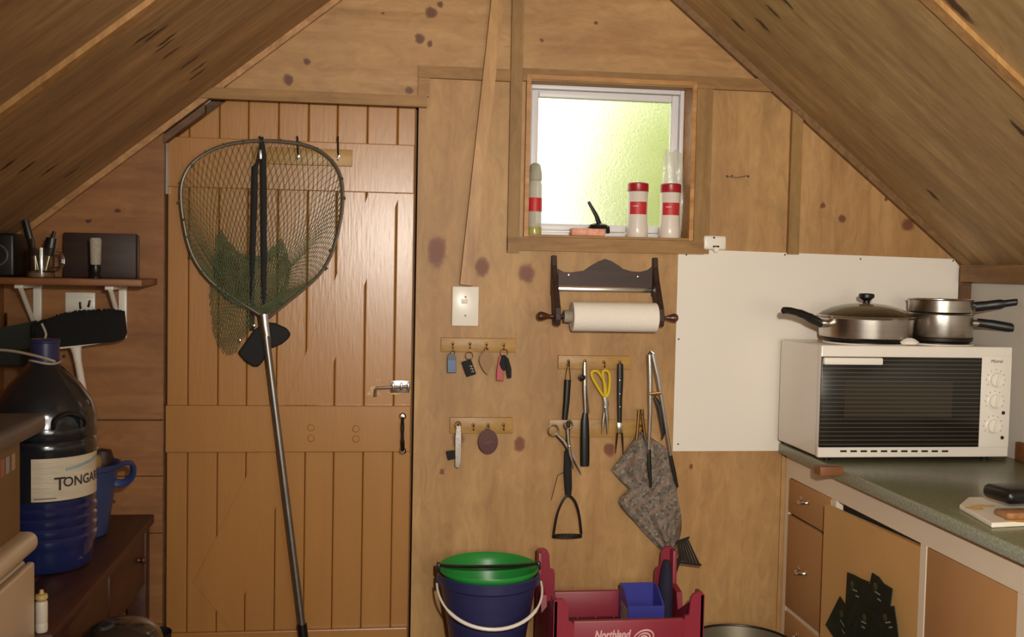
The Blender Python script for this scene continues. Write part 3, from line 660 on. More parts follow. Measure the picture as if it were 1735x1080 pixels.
# yellow shears
s = thing('kitchen_shears', 'kitchen shears with yellow handle loops and short steel blades', 'shears', wp(1026, 735, yt))
for pts, dy in (([(1024, 672), (1012, 655), (1003, 638), (1004, 630), (1012, 630), (1020, 640), (1026, 655)], 0), ([(1026, 672), (1024, 652), (1021, 634), (1025, 628), (1032, 633), (1033, 650), (1031, 666)], -.005)):
    MB().tube(spline([wp(*p, yt+dy) for p in pts], 4, True), .0048, 8, closed=True).build('handle_loop', M_yellow, s)
MB().tube([wp(1024, 668, yt), wp(1027, 684, yt), wp(1025, 700, yt)], [.009, .011, .007], 10, flat=(.4, 1)).build('pivot', M_chrome, s)
MB().tube([wp(1026, 690, yt), wp(1023, 712, yt), wp(1020, 736, yt)], [.007, .006, .002], 8, flat=(.35, 1)).build('blade', M_steel, s)
MB().tube([wp(1027, 690, yt-.004), wp(1029, 712, yt-.004), wp(1029, 736, yt-.004)], [.007, .006, .002], 8, flat=(.35, 1)).build('blade', M_chrome, s)
# carving fork
s = thing('carving_fork', 'two-pronged carving fork with riveted black handle', 'fork', wp(1048, 770, yt))
MB().tube([wp(1051, 617, yt), wp(1051, 640, yt), wp(1050, 680, yt), wp(1050, 716, yt)], [.010, .0105, .0085, .007], 12, flat=(.55, 1)).build('handle', M_black, s)
for py in (645, 668, 690): MB().lathe([(0, .0014), (.002, .001), (.0024, 0)], wp(1050.5, py, yt-.0055), 10, (0, -1, 0)).build('rivet', M_chrome, s)
MB().box(wp(1050, 725, yt), (.018, .008, .036), .003).build('bolster', M_chrome, s)
for a in ((1046, 734, 1043, 769), (1054, 734, 1056, 769)): MB().tube([wp(a[0], a[1], yt), wp((a[0]+a[2])/2, 750, yt), wp(a[2], a[3], yt)], [.0035, .003, .001], 8).build('tine', M_dark_iron, s)
# tea towel on a wooden peg
rows = [(733, 1080, 1092), (745, 1074, 1108), (757, 1066, 1126), (770, 1057, 1136), (784, 1046, 1139), (797, 1036, 1141), (806, 1043, 1143), (817, 1053, 1145), (829, 1066, 1147), (836, 1060, 1148), (844, 1051, 1149), (852, 1049, 1150), (860, 1053, 1152), (872, 1063, 1154), (884, 1075, 1155), (896, 1085, 1155), (908, 1096, 1153), (920, 1107, 1149), (932, 1119, 1145), (944, 1131, 1141)]
G_ = []
for i, (py, xl_, xr_) in enumerate(rows):
    r_ = []; n = 26
    for j in range(n):
        f = j/(n-1); px = xl_+(xr_-xl_)*f
        dep = -.030 - .013*math.sin(f*8+py*.045) - .007*math.sin(f*19-py*.03) - .012*math.sin(math.pi*f)
        r_.append(P(px, py, dep))
    G_.append(r_)
s = thing('tea_towel', 'grey floral tea towel hanging crumpled from a peg', 'tea towel', P(1136, 944, -.04))
MB().grid(G_, (0, .006, 0)).build('cloth', M_towel, s, smooth=60)
s = thing('clothes_peg', 'small wooden peg holding up the tea towel', 'peg', P(1086, 745, -.05))
for x0, x1 in ((1083, 1079), (1088, 1094)): MB().tube([P(x0, 694, -.05), P(x0+(x1-x0)*.3, 715, -.052), P(x1, 746, -.055)], .0048, 8, flat=(.8, 1)).build('peg_leg', M_brass, s)
MB().tube(ringpts(1086, 704, .006, -.057), .0012, 6, closed=True).build('spring', M_steel, s)
# tongs
s = thing('kitchen_tongs', 'long chrome tongs with black tips hanging over the tea towel', 'tongs', P(1122, 826, -.075))
yo = -.078
MB().tube([P(1101, 600, yo), P(1102, 640, yo), P(1102, 700, yo), P(1099, 768, yo)], [.0085, .008, .0065, .005], 10, flat=(.5, 1)).build('arm', M_chrome, s)
MB().tube([P(1106, 600, yo-.006), P(1115, 640, yo-.006), P(1125, 700, yo-.006), P(1137, 778, yo-.006)], [.0085, .008, .0065, .005], 10, flat=(.5, 1)).build('arm', M_chrome, s)
MB().tube([P(1101, 601, yo), P(1103, 597, yo-.003), P(1107, 601, yo-.006)], .008, 10, flat=(.6, 1)).build('hinge', M_steel, s)
MB().tube([P(1109, 672, yo-.003), P(1118, 690, yo-.003), P(1124, 735, yo-.003), P(1122, 745, yo-.003)], [.004, .010, .006, .002], 10, flat=(.4, 1)).build('inner_grip', M_black, s)
MB().tube([P(1100, 762, yo), P(1100, 790, yo), P(1103, 826, yo)], [.006, .0075, .004], 10, flat=(.5, 1)).build('tip', M_black, s)
MB().tube([P(1136, 772, yo-.006), P(1142, 800, yo-.006), P(1148, 826, yo-.006)], [.006, .0065, .004], 10, flat=(.5, 1)).build('tip', M_black, s)
MB().tube([P(1101, 668, yo-.004), P(1121, 666, yo-.010)], .005, 8, flat=(.5, 1)).build('band', M_brass, s)
# --- small fittings
a, b = P(1191, 399, -.012), P(1229, 424, -.012); s = thing('wall_socket', 'small white rounded plastic fitting above the white board', 'wall fitting', ((a.x+b.x)/2, -.01, b.z))
MB().bb((a.x, -.024, b.z), (b.x, -.0065, a.z), .008, 3).build('body', M_plastic_w, s)
MB().lathe([(0, .001), (.003, .001), (.0035, 0)], P(1210, 403, -.024), 10, (0, -1, 0)).build('screw', M_dark_iron, s)
MB().box(P(1213, 418, -.024), (.022, .004, .006), .001).build('slot', M_black, s)
MB().lathe([(0, .006), (.008, .006), (.010, 0)], P(1213, 423, -.024), 14, (0, -1, 0)).build('spout', M_plastic_w, s)
s = thing('wire_staple', 'small silvery wire staple hook on bare ply beside the window', 'hook', P(1249, 300, 0))
MB().tube([P(1232, 299, -.001), P(1234, 299, -.010), P(1249, 301, -.012), P(1266, 298, -.010), P(1269, 298, -.001)], .0018, 8).build('wire', M_steel, s)
for px in (1232, 1240, 1268): MB().lathe([(0, .003), (.003, .002), (.004, 0)], P(px, 299, 0), 10, (0, -1, 0)).build('tack', M_dark_iron, s)

# --- window ledge
def jar(px, hpx, dpx, label, y=.022):
    c = P(px, 0, y); s = thing('seasoning_shaker', label, 'shaker', (P(px, 402, y).x, y, sillz), 'seasoning shakers on the window ledge')
    c = V((P(px, 402, y).x, y, sillz)); r = .034
    MB().lathe([(0, 0), (r, 0), (r+.002, .004), (r+.002, .03), (r-.001, .05), (r-.001, .150), (r-.004, .155), (0, .155)], c, 36).build('body', M_glass_jar, s)
    cp = MB().lathe([(r+.000, .150), (r+.0005, .151), (r+.0005, .176), (r-.003, .179), (0, .179)], c, 36).build('cap', M_red, s)
    L_ = MB(); vs = []
    rows = [[c+V(((r-.0003)*math.sin(a), -(r-.0003)*math.cos(a), h)) for a in [math.radians(-62+i*6) for i in range(19)]] for h in (.075, .116)]
    L_.grid(rows).build('label', M_inkred, s)
    rows = [[c+V(((r+.0002)*math.sin(a), -(r+.0002)*math.cos(a), h)) for a in [math.radians(-40+i*5) for i in range(7)]] for h in (.100, .103)]
    MB().grid(rows).build('label_line', M_pinkwhite, s)
    return s
jar(1079, 0, 0, 'tall white shaker with red cap standing clear of the plastic bag')
jar(1134, 0, 0, 'tall white shaker with red cap in front of a clear plastic bag')
c = V((P(905, 402, .02).x, .02, sillz)); s = thing('plastic_bottle', 'clear plastic bottle with red label and pale domed cap on the window ledge', 'bottle', c)
r = .022
MB().lathe([(0, 0), (r, 0), (r+.001, .004), (r+.001, .024), (r, .026), (r, .160), (r-.002, .170), (r-.004, .178), (0, .178)], c, 30).build('body', mat('cloudy_clear_plastic', (206, 200, 184), .15, var=.1, alpha=.75), s)
MB().lathe([(r+.0012, .0), (r+.0016, .002), (r+.0016, .024), (r+.0012, .026)], c, 30).build('liquid_band', mat('olive_liquid', (170, 160, 88), .2, var=.1), s)
MB().lathe([(r+.0008, .076), (r+.0012, .078), (r+.0012, .118), (r+.0008, .120)], c, 30).build('label', M_inkred, s)
MB().lathe([(r-.002, .176), (r, .178), (r-.001, .200), (r-.006, .226), (r-.012, .232), (0, .234)], c, 30).build('cap', mat('grey_cap', (176, 172, 150), .3, var=.08, alpha=.8), s)
c = V((P(995, 403, .01).x, .012, sillz)); MB().box(c+V((0, 0, .0125)), (.112, .045, .025), .006).build('soap_bar', M_pink, None, c, 'pink speckled bar lying on the window ledge', 'soap')
s = thing('dish_brush', 'small black brush with slanting handle lying on the pink bar', 'brush', (P(1016, 392, .01).x, .012, sillz+.0255))
b0 = V((P(1012, 390, .012).x, .014, sillz+.0255))
MB().lathe([(0, 0), (.024, 0), (.030, .004), (.026, .012), (.014, .017), (0, .018)], b0+V((.004, 0, 0)), 24, sx=1.15, sy=.7).build('head', M_black, s)
MB().tube([b0+V((.008, 0, .012)), P(1010, 365, .02), P(997, 342, .024)], [.009, .007, .005], 10).build('handle', M_black, s)
MB().tube([b0+V((.022, .002, .010)), b0+V((.036, .002, .004)), b0+V((.037, .002, -.014))], .007, 8).build('bristle_tuft', M_bristle, s)
rows = []
for i in range(10):
    f = i/9; xa_, xb_ = P(1121+4*f, 402-148*f, .05).x, P(1158+2*f-6*abs(f-.6), 402-148*f, .05).x; z = sillz+.0005+(P(1140, 256, .05).z-sillz)*f
    rows.append([V((xa_+(xb_-xa_)*j/9, .057+.005*math.sin(j*1.7+f*5)+.003*math.sin(j*3.1+f*9), z+.006*f*math.sin(j*1.3))) for j in range(10)])
MB().grid(rows, (0, .002, 0)).build('plastic_bag', M_bag, None, (P(1142, 402, .05).x, .055, sillz), 'clear crumpled plastic bag standing behind a shaker at the window', 'bag', smooth=60)

# --- landing net hanging on the door
HY = -.030
hp = [(410, 830), (300, 760), (200, 690), (140, 620), (100, 540), (75, 430), (64, 320), (75, 250), (110, 190), (170, 145), (250, 112), (340, 97), (400, 94), (480, 97), (560, 107), (630, 130), (690, 175), (725, 230), (738, 300), (735, 390), (715, 490), (690, 570), (650, 640), (590, 700), (510, 765), (430, 830)]
hoop = spline([P(280+x/2.4545, 200+y/2.4545, HY) for x, y in hp], 5)
net = thing('landing_net', 'fishing landing net with long alloy handle hanging on the orange door', 'landing net', P(515, 1085, HY))
MB().tube(hoop, .0052, 8).build('hoop', M_galv, net)
yk0, yk1 = P(446, 536, HY), P(452, 575, HY)
MB().tube([yk0+V((0, 0, .006)), P(448, 552, HY), yk1, P(454, 588, HY)], [.017, .015, .012, .010], 14, flat=(.6, 1)).build('yoke', M_chrome, net)
MB().tube([P(451, 570, HY), P(482, 820, HY), P(512, 1062, HY)], .0115, 16).build('handle', M_galv, net)
MB().tube([P(511.5, 1058, HY), P(515.5, 1092, HY)], .0155, 16).build('grip', M_black, net)
# netting: a slack skirt of mesh inside the hoop, gathered into a bag
NU, NV = 84, 20
hl = [0]
for a, b in zip(hoop, hoop[1:]): hl.append(hl[-1]+(b-a).length)
def hoop_at(u):
    s_ = (u % 1.0)*hl[-1]
    for i in range(len(hl)-1):
        if hl[i+1] >= s_: t = (s_-hl[i])/max(1e-9, hl[i+1]-hl[i]); return hoop[i].lerp(hoop[i+1], t)
    return hoop[-1]
def net_pt(u, v):
    A = hoop_at(u); an = 2*math.pi*u; sx_, cx_ = -math.sin(an), -math.cos(an)   # u = 0 at the yoke, .5 at the top
    B = P(426+62*sx_, 458-(14 if cx_ > 0 else 62)*cx_, 0); B.y = .006 if cx_ > 0 else -.028
    q = A.lerp(B, v); q.z -= .030*math.sin(math.pi*v)*max(0, cx_); q.y = min(q.y, YD-.016); return q
pts = [[net_pt((i+(.5 if j % 2 else 0))/NU, j/NV) for i in range(NU)] for j in range(NV+1)]
nb = MB(); random.seed(5)
for j in range(NV):
    for i in range(NU):
        i2 = (i+1) % NU if j % 2 else (i-1) % NU
        for k in (i, i2): nb.tube([pts[j][i], pts[j+1][k]], .00075, 3, cap=False)
        if (i+j) % 2 == 0: q = pts[j+1][i]; nb.tube([q+V((-.0011, 0, 0)), q+V((.0011, 0, 0))], .0015, 4)
        if j == 0 and i % 3 == 0: e = random.uniform(.004, .009); nb.tube([pts[0][i]+V((0, .006, .004)), pts[0][i]+V((random.uniform(-e, e), -.007, random.uniform(-e, e)))], .0045, 5)
nb.build('netting', M_net, net, kind='stuff', smooth=60)
def inpoly(x, y, poly):
    c = False
    for (x0, y0), (x1, y1) in zip(poly, poly[1:]+poly[:1]):
        if (y0 > y) != (y1 > y) and x < (x1-x0)*(y-y0)/(y1-y0)+x0: c = not c
    return c
def fill_net(name, poly, y0, sp, slope, r, bulge):
    b = MB(); xs = [p[0] for p in poly]; ys = [p[1] for p in poly]; cx_ = (min(xs)+max(xs))/2; w_ = (max(xs)-min(xs))/2
    for sg in (1, -1):
        for k in range(-120, 121):
            prev = None; n = int((max(ys)-min(ys))/4)+1
            for m_ in range(n+1):
                y = min(ys)+m_*4; x = cx_+k*sp+sg*slope*(y-(min(ys)+max(ys))/2)+2.0*math.sin(y*.09+k*.4)
                if inpoly(x, y, poly):
                    f = (x-cx_)/w_; yy = y0-bulge*math.sqrt(max(0, 1-f*f))-.004*math.sin(x*.25); q = P(x, y, yy)
                    if prev: b.tube([prev, q], r, 3, cap=False)
                    prev = q
                else: prev = None
    b.build(name, M_net, net, kind='stuff', smooth=60)
fill_net('bag_fold', [(364, 408), (369, 396), (375, 385), (386, 404), (402, 424), (424, 432), (448, 428), (468, 412), (478, 400), (487, 424), (494, 450), (492, 478), (482, 505), (462, 530), (442, 540), (405, 520), (364, 492), (362, 450)], .004, 3.6, .34, .00125, .012)
fill_net('bag_front', [(366, 440), (372, 425), (420, 440), (424, 470), (420, 520), (430, 545), (424, 560), (410, 582), (402, 596), (392, 604), (380, 600), (368, 584), (360, 552), (355, 505), (358, 470)], -.016, 4.2, .32, .00105, .026)
# black strap and pouch on the same hook
s = thing('strap_pouch', 'black webbing strap with pointed black pouch hanging behind the net handle', 'pouch', P(440, 620, 0))
ys_ = YD-.068
MB().tube([P(443, 232, ys_), P(446, 262, ys_), P(447, 330, ys_), P(447, 420, ys_+.02), P(447, 540, ys_+.034)], [.006, .009, .0095, .009, .008], 8, flat=(.35, 1)).build('strap', M_blackm, s)
MB().tube([P(441, 250, ys_), P(437, 275, ys_), P(432, 283, ys_), P(431, 340, ys_), P(428, 430, ys_+.02), P(427, 560, ys_+.034)], [.004, .005, .009, .0095, .0085, .007], 8, flat=(.35, 1)).build('strap', M_blackm, s)
MB().box(P(441, 262, ys_-.004), (.010, .004, .030), .002).build('buckle', M_chrome, s)
pp = [(403, 598), (415, 612), (430, 622), (439, 621), (446, 612), (456, 592), (478, 583), (490, 573), (492, 566), (486, 557), (466, 548), (448, 546), (430, 560)]
o = MB().prism([(P(x, y, -.006).x, P(x, y, -.006).z) for x, y in pp], 'y', -.014, .014).build('pouch', M_blackm, s, smooth=0); md = o.modifiers.new('bevel', 'BEVEL'); md.width = .010; md.segments = 4
for px, py in ((430, 552), (406, 577)): MB().lathe([(0, .004), (.004, .003), (.006, 0)], P(px, py, -.026), 14, (0, -1, 0)).build('snap', M_chrome, s)
# ================================================================== RIGHT SIDE: COUNTER AND OVEN
CX = 1.42
cab = thing('kitchen_cabinet', 'low kitchen cabinet with tan drawers and doors in a pale frame', 'cabinet', (1.72, -1.1, 0))
for y0, y1 in ((-.036, -.004), (-.392, -.363), (-.915, -.886), (-1.33, -1.297), (-1.80, -1.77), (-2.23, -2.2)): MB().bb((CX-.003, y0, .08), (CX+.020, y1, .788)).build('stile', M_frame, cab)
MB().bb((CX-.003, -2.23, .7885), (CX+.016, -.004, .8645)).build('fascia', M_frame, cab)
cb = MB(); cb.bb((CX+.021, -2.23, .08), (XR-.004, -.004, .10)); cb.bb((CX+.021, -2.23, .10), (XR-.004, -2.21, .78)); cb.bb((CX+.021, -.03, .10), (XR-.004, -.004, .78)); cb.bb((XR-.02, -2.2, .10), (XR-.004, -.03, .78)); cb.bb((CX+.06, -2.23, 0), (XR-.004, -.004, .079))
cb.build('carcass', M_frame, cab)
def pull(c, par):
    c = V(c); b = MB(); b.tube(spline([c+V((0, .028, .003)), c+V((-.014, .020, 0)), c+V((-.020, 0, -.004)), c+V((-.014, -.020, 0)), c+V((0, -.028, .003))], 4), .0042, 8)
    b.build('handle', M_chrome, par)
    for d in (.028, -.028): MB().lathe([(0, .004), (.006, .003), (.008, 0)], c+V((0, d, .003)), 10, (-1, 0, 0)).build('handle_boss', M_chrome, par)
for z0, z1 in ((.672, .786), (.352, .664), (.10, .335)):
    d = MB().bb((CX-.006, -.362, z0), (CX+.012, -.0365, z1), .003).build('drawer', M_tan2, cab)
    pull((CX-.006, -.168, (z0+z1)/2+.005 if z1 > .7 else z1-.16 if z1 > .5 else z1-.05), d)
MB().bb((CX-.002, -.362, .336), (CX+.010, -.0365, .351)).build('rail', M_frame, cab)
# ajar door hinged at its near edge
hy, wd, th = -.886, .508, math.radians(4.8)
def ajar(u, t, z): return V((CX-.0005-u*math.sin(th)-t*math.cos(th), hy+u*math.cos(th)-t*math.sin(th), z))
def slab(u0, u1, t0, t1, z0, z1): 
    b = MB(); vs = [ajar(u, t, z) for z in (z0, z1) for t in (t0, t1) for u in (u0, u1)]
    b.add(vs, [(0, 1, 3, 2), (4, 6, 7, 5), (0, 4, 5, 1), (2, 3, 7, 6), (0, 2, 6, 4), (1, 5, 7, 3)]); return b
d1 = slab(0, wd-.02, -.014, .002, .10, .778); d1.build('door', M_tan, cab, smooth=0)
for y0, y1 in ((-1.296, -.916), (-1.769, -1.331), (-2.199, -1.801)):
    MB().bb((CX-.002, y0, .10), (CX+.014, y1, .786), .003).build('door', M_tan2, cab)
# white packet showing in the gap above the ajar door
MB().bb((CX+.03, -.66, .783), (CX+.07, -.52, .7879)).build('packet', M_plastic_w, cab)
# worktop
ct = thing('worktop', 'grey-green speckled laminate worktop under the white oven', 'worktop', (1.7, -1.1, .865))
MB().bb((1.388, -2.26, .865), (XR-.001, -.0068, .900), .006, 3).build('slab', M_counter, ct)
MB().bb((1.3855, -2.26, .8665), (1.3878, -.007, .8985), .001).build('edge_strip', mat('pale_speckled_edge', (150, 154, 136), .4, var=.3, scale=140), ct)
MB().bb((XR-.018, -2.26, .9003), (XR-.0015, -.34, .958), .002).build('upstand', M_shelf, ct)
MB().bb((1.3885, -.020, .9003), (1.40, -.0068, .93), .002).build('upstand', M_shelf, ct)
# oven
ox0, ox1, oy0, oy1, oz0, oz1 = 1.362, 1.985, -.372, -.045, .915, 1.258
ov = thing('bench_oven', 'white bench-top oven with striped dark glass door and three dials', 'oven', (1.67, -.21, .9003))
MB().bb((ox0+.004, oy0+.02, oz0), (ox1-.004, oy1, oz1-.004), .006, 3).build('body', M_mel, ov)
fb = MB(); fb.bb((ox0, oy0, oz0), (ox1, oy0+.022, oz1), .005, 3); fb.build('front_frame', M_mel, ov)
def PF(px, py): return P(px, py, oy0)
g0, g1 = PF(1391, 604), PF(1655, 757)
dg = MB().bb((g0.x, oy0-.010, g1.z), (g1.x, oy0-.0005, g0.z), .002).build('oven_door', M_ovenglass, ov)
wi0, wi1 = P(1432, 647, oy0-.01), P(1612, 708, oy0-.01)
MB().bb((wi0.x, oy0-.0108, wi1.z), (wi1.x, oy0-.0102, wi0.z)).build('door_window', M_ovenwin, dg)
h0, h1 = P(1396, 606, oy0-.02), P(1495, 619, oy0-.02)
MB().bb((h0.x, oy0-.026, h1.z), (h1.x, oy0-.0105, h0.z), .004).build('handle', M_plastic_w, dg)
k = PF(1660, 600)
MB().bb((g1.x+.003, oy0-.004, g1.z-.002), (ox1-.004, oy0-.0003, g0.z+.006), .0015).build('control_panel', M_mel, ov)
for px, py in ((1687, 644), (1685, 680), (1682, 722)):
    c = P(px, py, oy0-.004); dk = MB().lathe([(.0, 0), (.026, 0), (.026, .003), (.022, .005), (.020, .012), (0, .012)], c, 28, (0, -1, 0)).build('dial', M_plastic_w, ov)
    MB().box(c+V((0, -.015, 0)), (.008, .008, .036), .002, Matrix.Rotation(math.radians(12), 3, 'Y')).build('dial_grip', M_mel, dk)
    for kk in range(9):
        a = math.radians(-120+kk*30); MB().box(c+V((.031*math.sin(a), -.0003, .031*math.cos(a))), (.003, .0006, .003)).build('dial_mark', M_greyprint, dk)
for px, py in ((1700, 700), (1698, 742)):
    MB().lathe([(0, .003), (.005, .002), (.006, 0)], P(px, py, oy0-.004), 14, (0, -1, 0)).build('indicator_lamp', M_black, ov)
for k in range(11):
    c = P(1429+k*17.2, 765, oy0); MB().box(c+V((0, -.0002, 0)), (.021, .001, .006), .0003).build('vent_slot', M_black, ov)
vs_, fs_ = text_mesh('Mistral', .014, .0003, .1)
c = P(1689, 615, oy0-.0045); MB().add([V((c.x+q.x, c.y-q.z, c.z+q.y)) for q in vs_], fs_).build('lettering', M_ink, ov, smooth=0)
for x in (ox0+.05, ox1-.05):
    for y in (oy0+.05, oy1-.04): MB().lathe([(0, 0), (.012, 0), (.014, .0155)], (x, y, .9003), 14).build('foot', M_black, ov)
plates = ((1.582, -.205, .115), (1.835, -.205, .09))
for x, y, r in plates:
    hpz = MB().lathe([(r+.016, 0), (r+.014, .004), (r+.002, .004), (r, .001)], (x, y, oz1-.0038), 40).build('hotplate_rim', M_mel, ov)
    MB().lathe([(r, 0), (r, .0075), (r-.003, .009), (0, .009)], (x, y, oz1-.0038), 40).build('hotplate', M_hot, ov)
pz = oz1+.0054
# wood block under the overhanging corner
a, b = PX(1386, 787, 1.37), PX(1431, 801, 1.40)
MB().bb((1.314, -.50, .886), (1.3852, -.455, .9115), .002).build('wood_block', M_shelf, None, (1.35, -.48, .886), 'small brown wooden block against the worktop edge below the oven', 'block')
# frying pan
s = thing('frying_pan', 'deep stainless frying pan with domed glass lid on the oven top', 'pan', (plates[0][0], plates[0][1], pz)); c = V((plates[0][0], plates[0][1], pz+.0002))
MB().lathe([(0, 0), (.120, 0), (.134, .004), (.142, .012), (.147, .070), (.151, .074), (.149, .0755), (.145, .073), (.139, .014), (.118, .008), (0, .008)], c, 56).build('body', M_steel, s)
MB().lathe([(.112, -.0001), (.122, -.0001), (.136, .004), (.1405, .0105), (.1365, .0065)], c, 56).build('base_plate', M_dark_iron, s)
MB().lathe([(.152, .076), (.150, .0785), (.135, .090), (.105, .104), (.065, .114), (.018, .119), (0, .1195), (0, .117), (.018, .1165), (.065, .1115), (.105, .1015), (.135, .0875), (.148, .076)], c, 56).build('glass_lid', M_lid, s)
MB().lathe([(.1515, .0752), (.154, .077), (.1515, .0795), (.149, .0785), (.149, .0752)], c, 56).build('lid_rim', M_chrome, s)
MB().lathe([(0, .119), (.012, .119), (.011, .126), (.016, .131), (.024, .136), (.0245, .146), (.020, .149), (0, .150)], c, 28).build('lid_knob', M_black, s)
MB().tube([c+V((-.142, -.03, .052)), c+V((-.172, -.042, .054))], [.012, .014], 12).build('handle_ferrule', M_chrome, s)
hb = [c+V(q) for q in ((-.168, -.040, .053), (-.200, -.055, .066), (-.245, -.075, .083), (-.295, -.098, .094), (-.325, -.112, .095))]
MB().tube(spline(hb, 5), [.0135]*4+[.0145]*4+[.0125]*4+[.011]*4+[.0105]*4+[.007], 14, flat=(.75, 1)).build('handle', M_black, s)
# two saucepans nested
c = V((plates[1][0], plates[1][1], pz+.0002)); R_ = .1
s = thing('saucepan', 'stainless saucepan carrying a second pan, black handle sloping down', 'saucepan', c)
MB().lathe([(0, 0), (.090, 0), (.097, .004), (.100, .010), (.100, .086), (.103, .088), (.100, .0895), (.097, .087), (.097, .010), (0, .006)], c, 48).build('body', M_steel, s)
MB().lathe([(.085, -.0001), (.093, -.0001), (.1008, .004), (.1018, .014), (.1002, .016)], c, 48).build('base_plate', M_dark_iron, s)
MB().tube([c+V((.098, -.02, .060)), c+V((.128, -.026, .060))], [.011, .012], 12).build('handle_ferrule', M_chrome, s)
MB().tube(spline([c+V(q) for q in ((.115, -.024, .062), (.155, -.04, .058), (.215, -.068, .048), (.262, -.09, .042))], 5), [.014]*5+[.015]*5+[.012]*5+[.007], 14, flat=(.75, 1)).build('handle', M_black, s)
c2 = c+V((0, 0, .0912))
s = thing('saucepan', 'shallow stainless pan nested on top, black handle tilting up', 'saucepan', c2)
MB().lathe([(0, 0), (.092, 0), (.097, .004), (.099, .040), (.103, .0425), (.100, .044), (.096, .041), (.094, .006), (0, .004)], c2, 48).build('body', M_steel, s)
MB().tube([c2+V((.096, -.02, .026)), c2+V((.118, -.024, .026))], [.010, .011], 12).build('handle_ferrule', M_chrome, s)
MB().tube(spline([c2+V(q) for q in ((.102, -.03, .022), (.130, -.042, .026), (.180, -.066, .035), (.222, -.086, .042))], 5), [.016]*5+[.015]*5+[.011]*5+[.006], 14, flat=(.7, 1)).build('handle', M_black, s)
# crumpled tissue between the pans
c = P(1540, 570, -.33); MB().lathe([(0, 0), (.022, .002), (.026, .010), (.016, .018), (.006, .022), (0, .022)], (c.x, -.335, oz1+.0002), 12, sx=1.2, sy=.7).build('tissue', M_paper, None, (c.x, -.335, oz1), 'crumpled white tissue on the oven top between the pans', 'tissue')
# chopping board on the worktop
p = [PZ(*q, .901) for q in ((1625, 863), (1640, 850), (1790, 850), (1800, 889), (1680, 895))]
bd = thing('chopping_board', 'white chopping board with yellow smears on the worktop', 'chopping board', (1.5, -1.05, .9005))
o = MB().prism([(q.x, q.y) for q in p], 'z', .9005, .9125).build('board', M_plate, bd, smooth=0); md = o.modifiers.new('bevel', 'BEVEL'); md.width = .003; md.segments = 2
for px, py, rx, ry in ((1652, 862, .022, .012), (1668, 858, .03, .01), (1725, 882, .03, .012)):
    q = PZ(px, py, .9126); MB().lathe([(0, .0012), (.7, .001), (1, 0)], q, 16).v
    MB().add([V((q.x+rx*math.cos(a)*(1+.2*math.sin(3*a)), q.y+ry*1.6*math.sin(a), .9129)) for a in [k*math.pi/8 for k in range(16)]], [tuple(range(16))]).build('smear', M_yolk, bd, smooth=0)
q = PZ(1716, 876, .914); MB().box((q.x+.01, q.y, .921), (.085, .055, .016), .006).build('toast_slice', M_toast, None, (q.x, q.y, .913), 'browned slice of toast on the white chopping board', 'toast')
c = V((1.60, -1.03, .930)); MB().box(c+V((0, 0, .018)), (.17, .10, .036), .016, Matrix.Rotation(math.radians(8), 3, 'Z'), 4).build('pouch', M_black, None, (1.60, -1.03, .93), 'black rounded case lying over the toast on the chopping board', 'case')
# dark green sachets on the ajar door
def sachet(poly, k, t, label):
    pts = []
    for px, py in poly:
        dd = ray(px, py); n = V((-math.cos(th), -math.sin(th), 0)); q0 = ajar(0, .002+t, 0); pts.append(CAM+dd*((q0-CAM).dot(n)/dd.dot(n)))
    n = V((-math.cos(th), -math.sin(th), 0)); m_ = len(pts); cen = sum(pts, V((0, 0, 0)))/m_
    s = thing('sachet', label, 'sachet', cen-V((0, 0, .04)), 'dark green sachets stuck on the cabinet door')
    MB().add(pts+[q+n*.003 for q in pts], [tuple(range(m_)), tuple(range(2*m_-1, m_-1, -1))]+[(i, (i+1) % m_, m_+(i+1) % m_, m_+i) for i in range(m_)]).build('packet', M_greenfoil, s, smooth=0)
    ax = (pts[1]-pts[0]).normalized() if (pts[1]-pts[0]).length > 0 else V((0, 1, 0))
    for fz, ww in ((.10, .026), (-.18, .018)):
        cc = cen+n*.0033+(pts[0]-cen)*fz; MB().add([cc-ax*ww/2, cc+ax*ww/2, cc+ax*ww/2+V((0, 0, .004)), cc-ax*ww/2+V((0, 0, .004))], [(0, 1, 2, 3)]).build('printed_line', M_greyprint, s, smooth=0)
    MB().lathe([(0, .0006), (.009, .0004), (.010, 0)], cen+n*.0032+(pts[0]-cen)*.42, 14, n).build('emblem', mat('olive_emblem', (60, 62, 36), .5), s)
sachet([(1424, 1011), (1460, 1065), (1446, 1090), (1420, 1090), (1400, 1059)], 0, .002, 'dark green sachet leaning out at the hinge-far end of the fan')
sachet([(1437, 970), (1449, 975), (1460, 981), (1473, 986), (1470, 1040), (1440, 1062), (1434, 1025)], 1, .006, 'dark green sachet standing upright with jagged torn top')
sachet([(1479, 971), (1490, 978), (1498, 989), (1513, 998), (1509, 1030), (1490, 1065), (1468, 1045), (1471, 1010)], 2, .010, 'dark green sachet leaning over its upright neighbour, corner torn off')
sachet([(1468, 1030), (1490, 1040), (1494, 1090), (1440, 1090), (1444, 1065), (1456, 1040)], 3, .014, 'dark green sachet lowest in the middle of the fan')
sachet([(1492, 1030), (1516, 1027), (1521, 1060), (1524, 1090), (1488, 1090)], 4, .018, 'dark green sachet with square top at the fan end by the frame')

# ================================================================== FLOOR LEVEL BY THE BACK WALL
bn = thing('low_bench', 'low plain wooden bench along the wall under bucket and crate', 'bench', (.78, -.25, 0))
for i in range(3): MB().bb((.18, -.46+i*.15, .195), (1.36, -.315+i*.15, .22), .003).build('slat', M_shelf, bn)
for x in (.24, 1.3):
    for y in (-.42, -.06): MB().bb((x-.025, y-.025, 0), (x+.025, y+.025, .1945), .002).build('leg', M_shelf, bn)
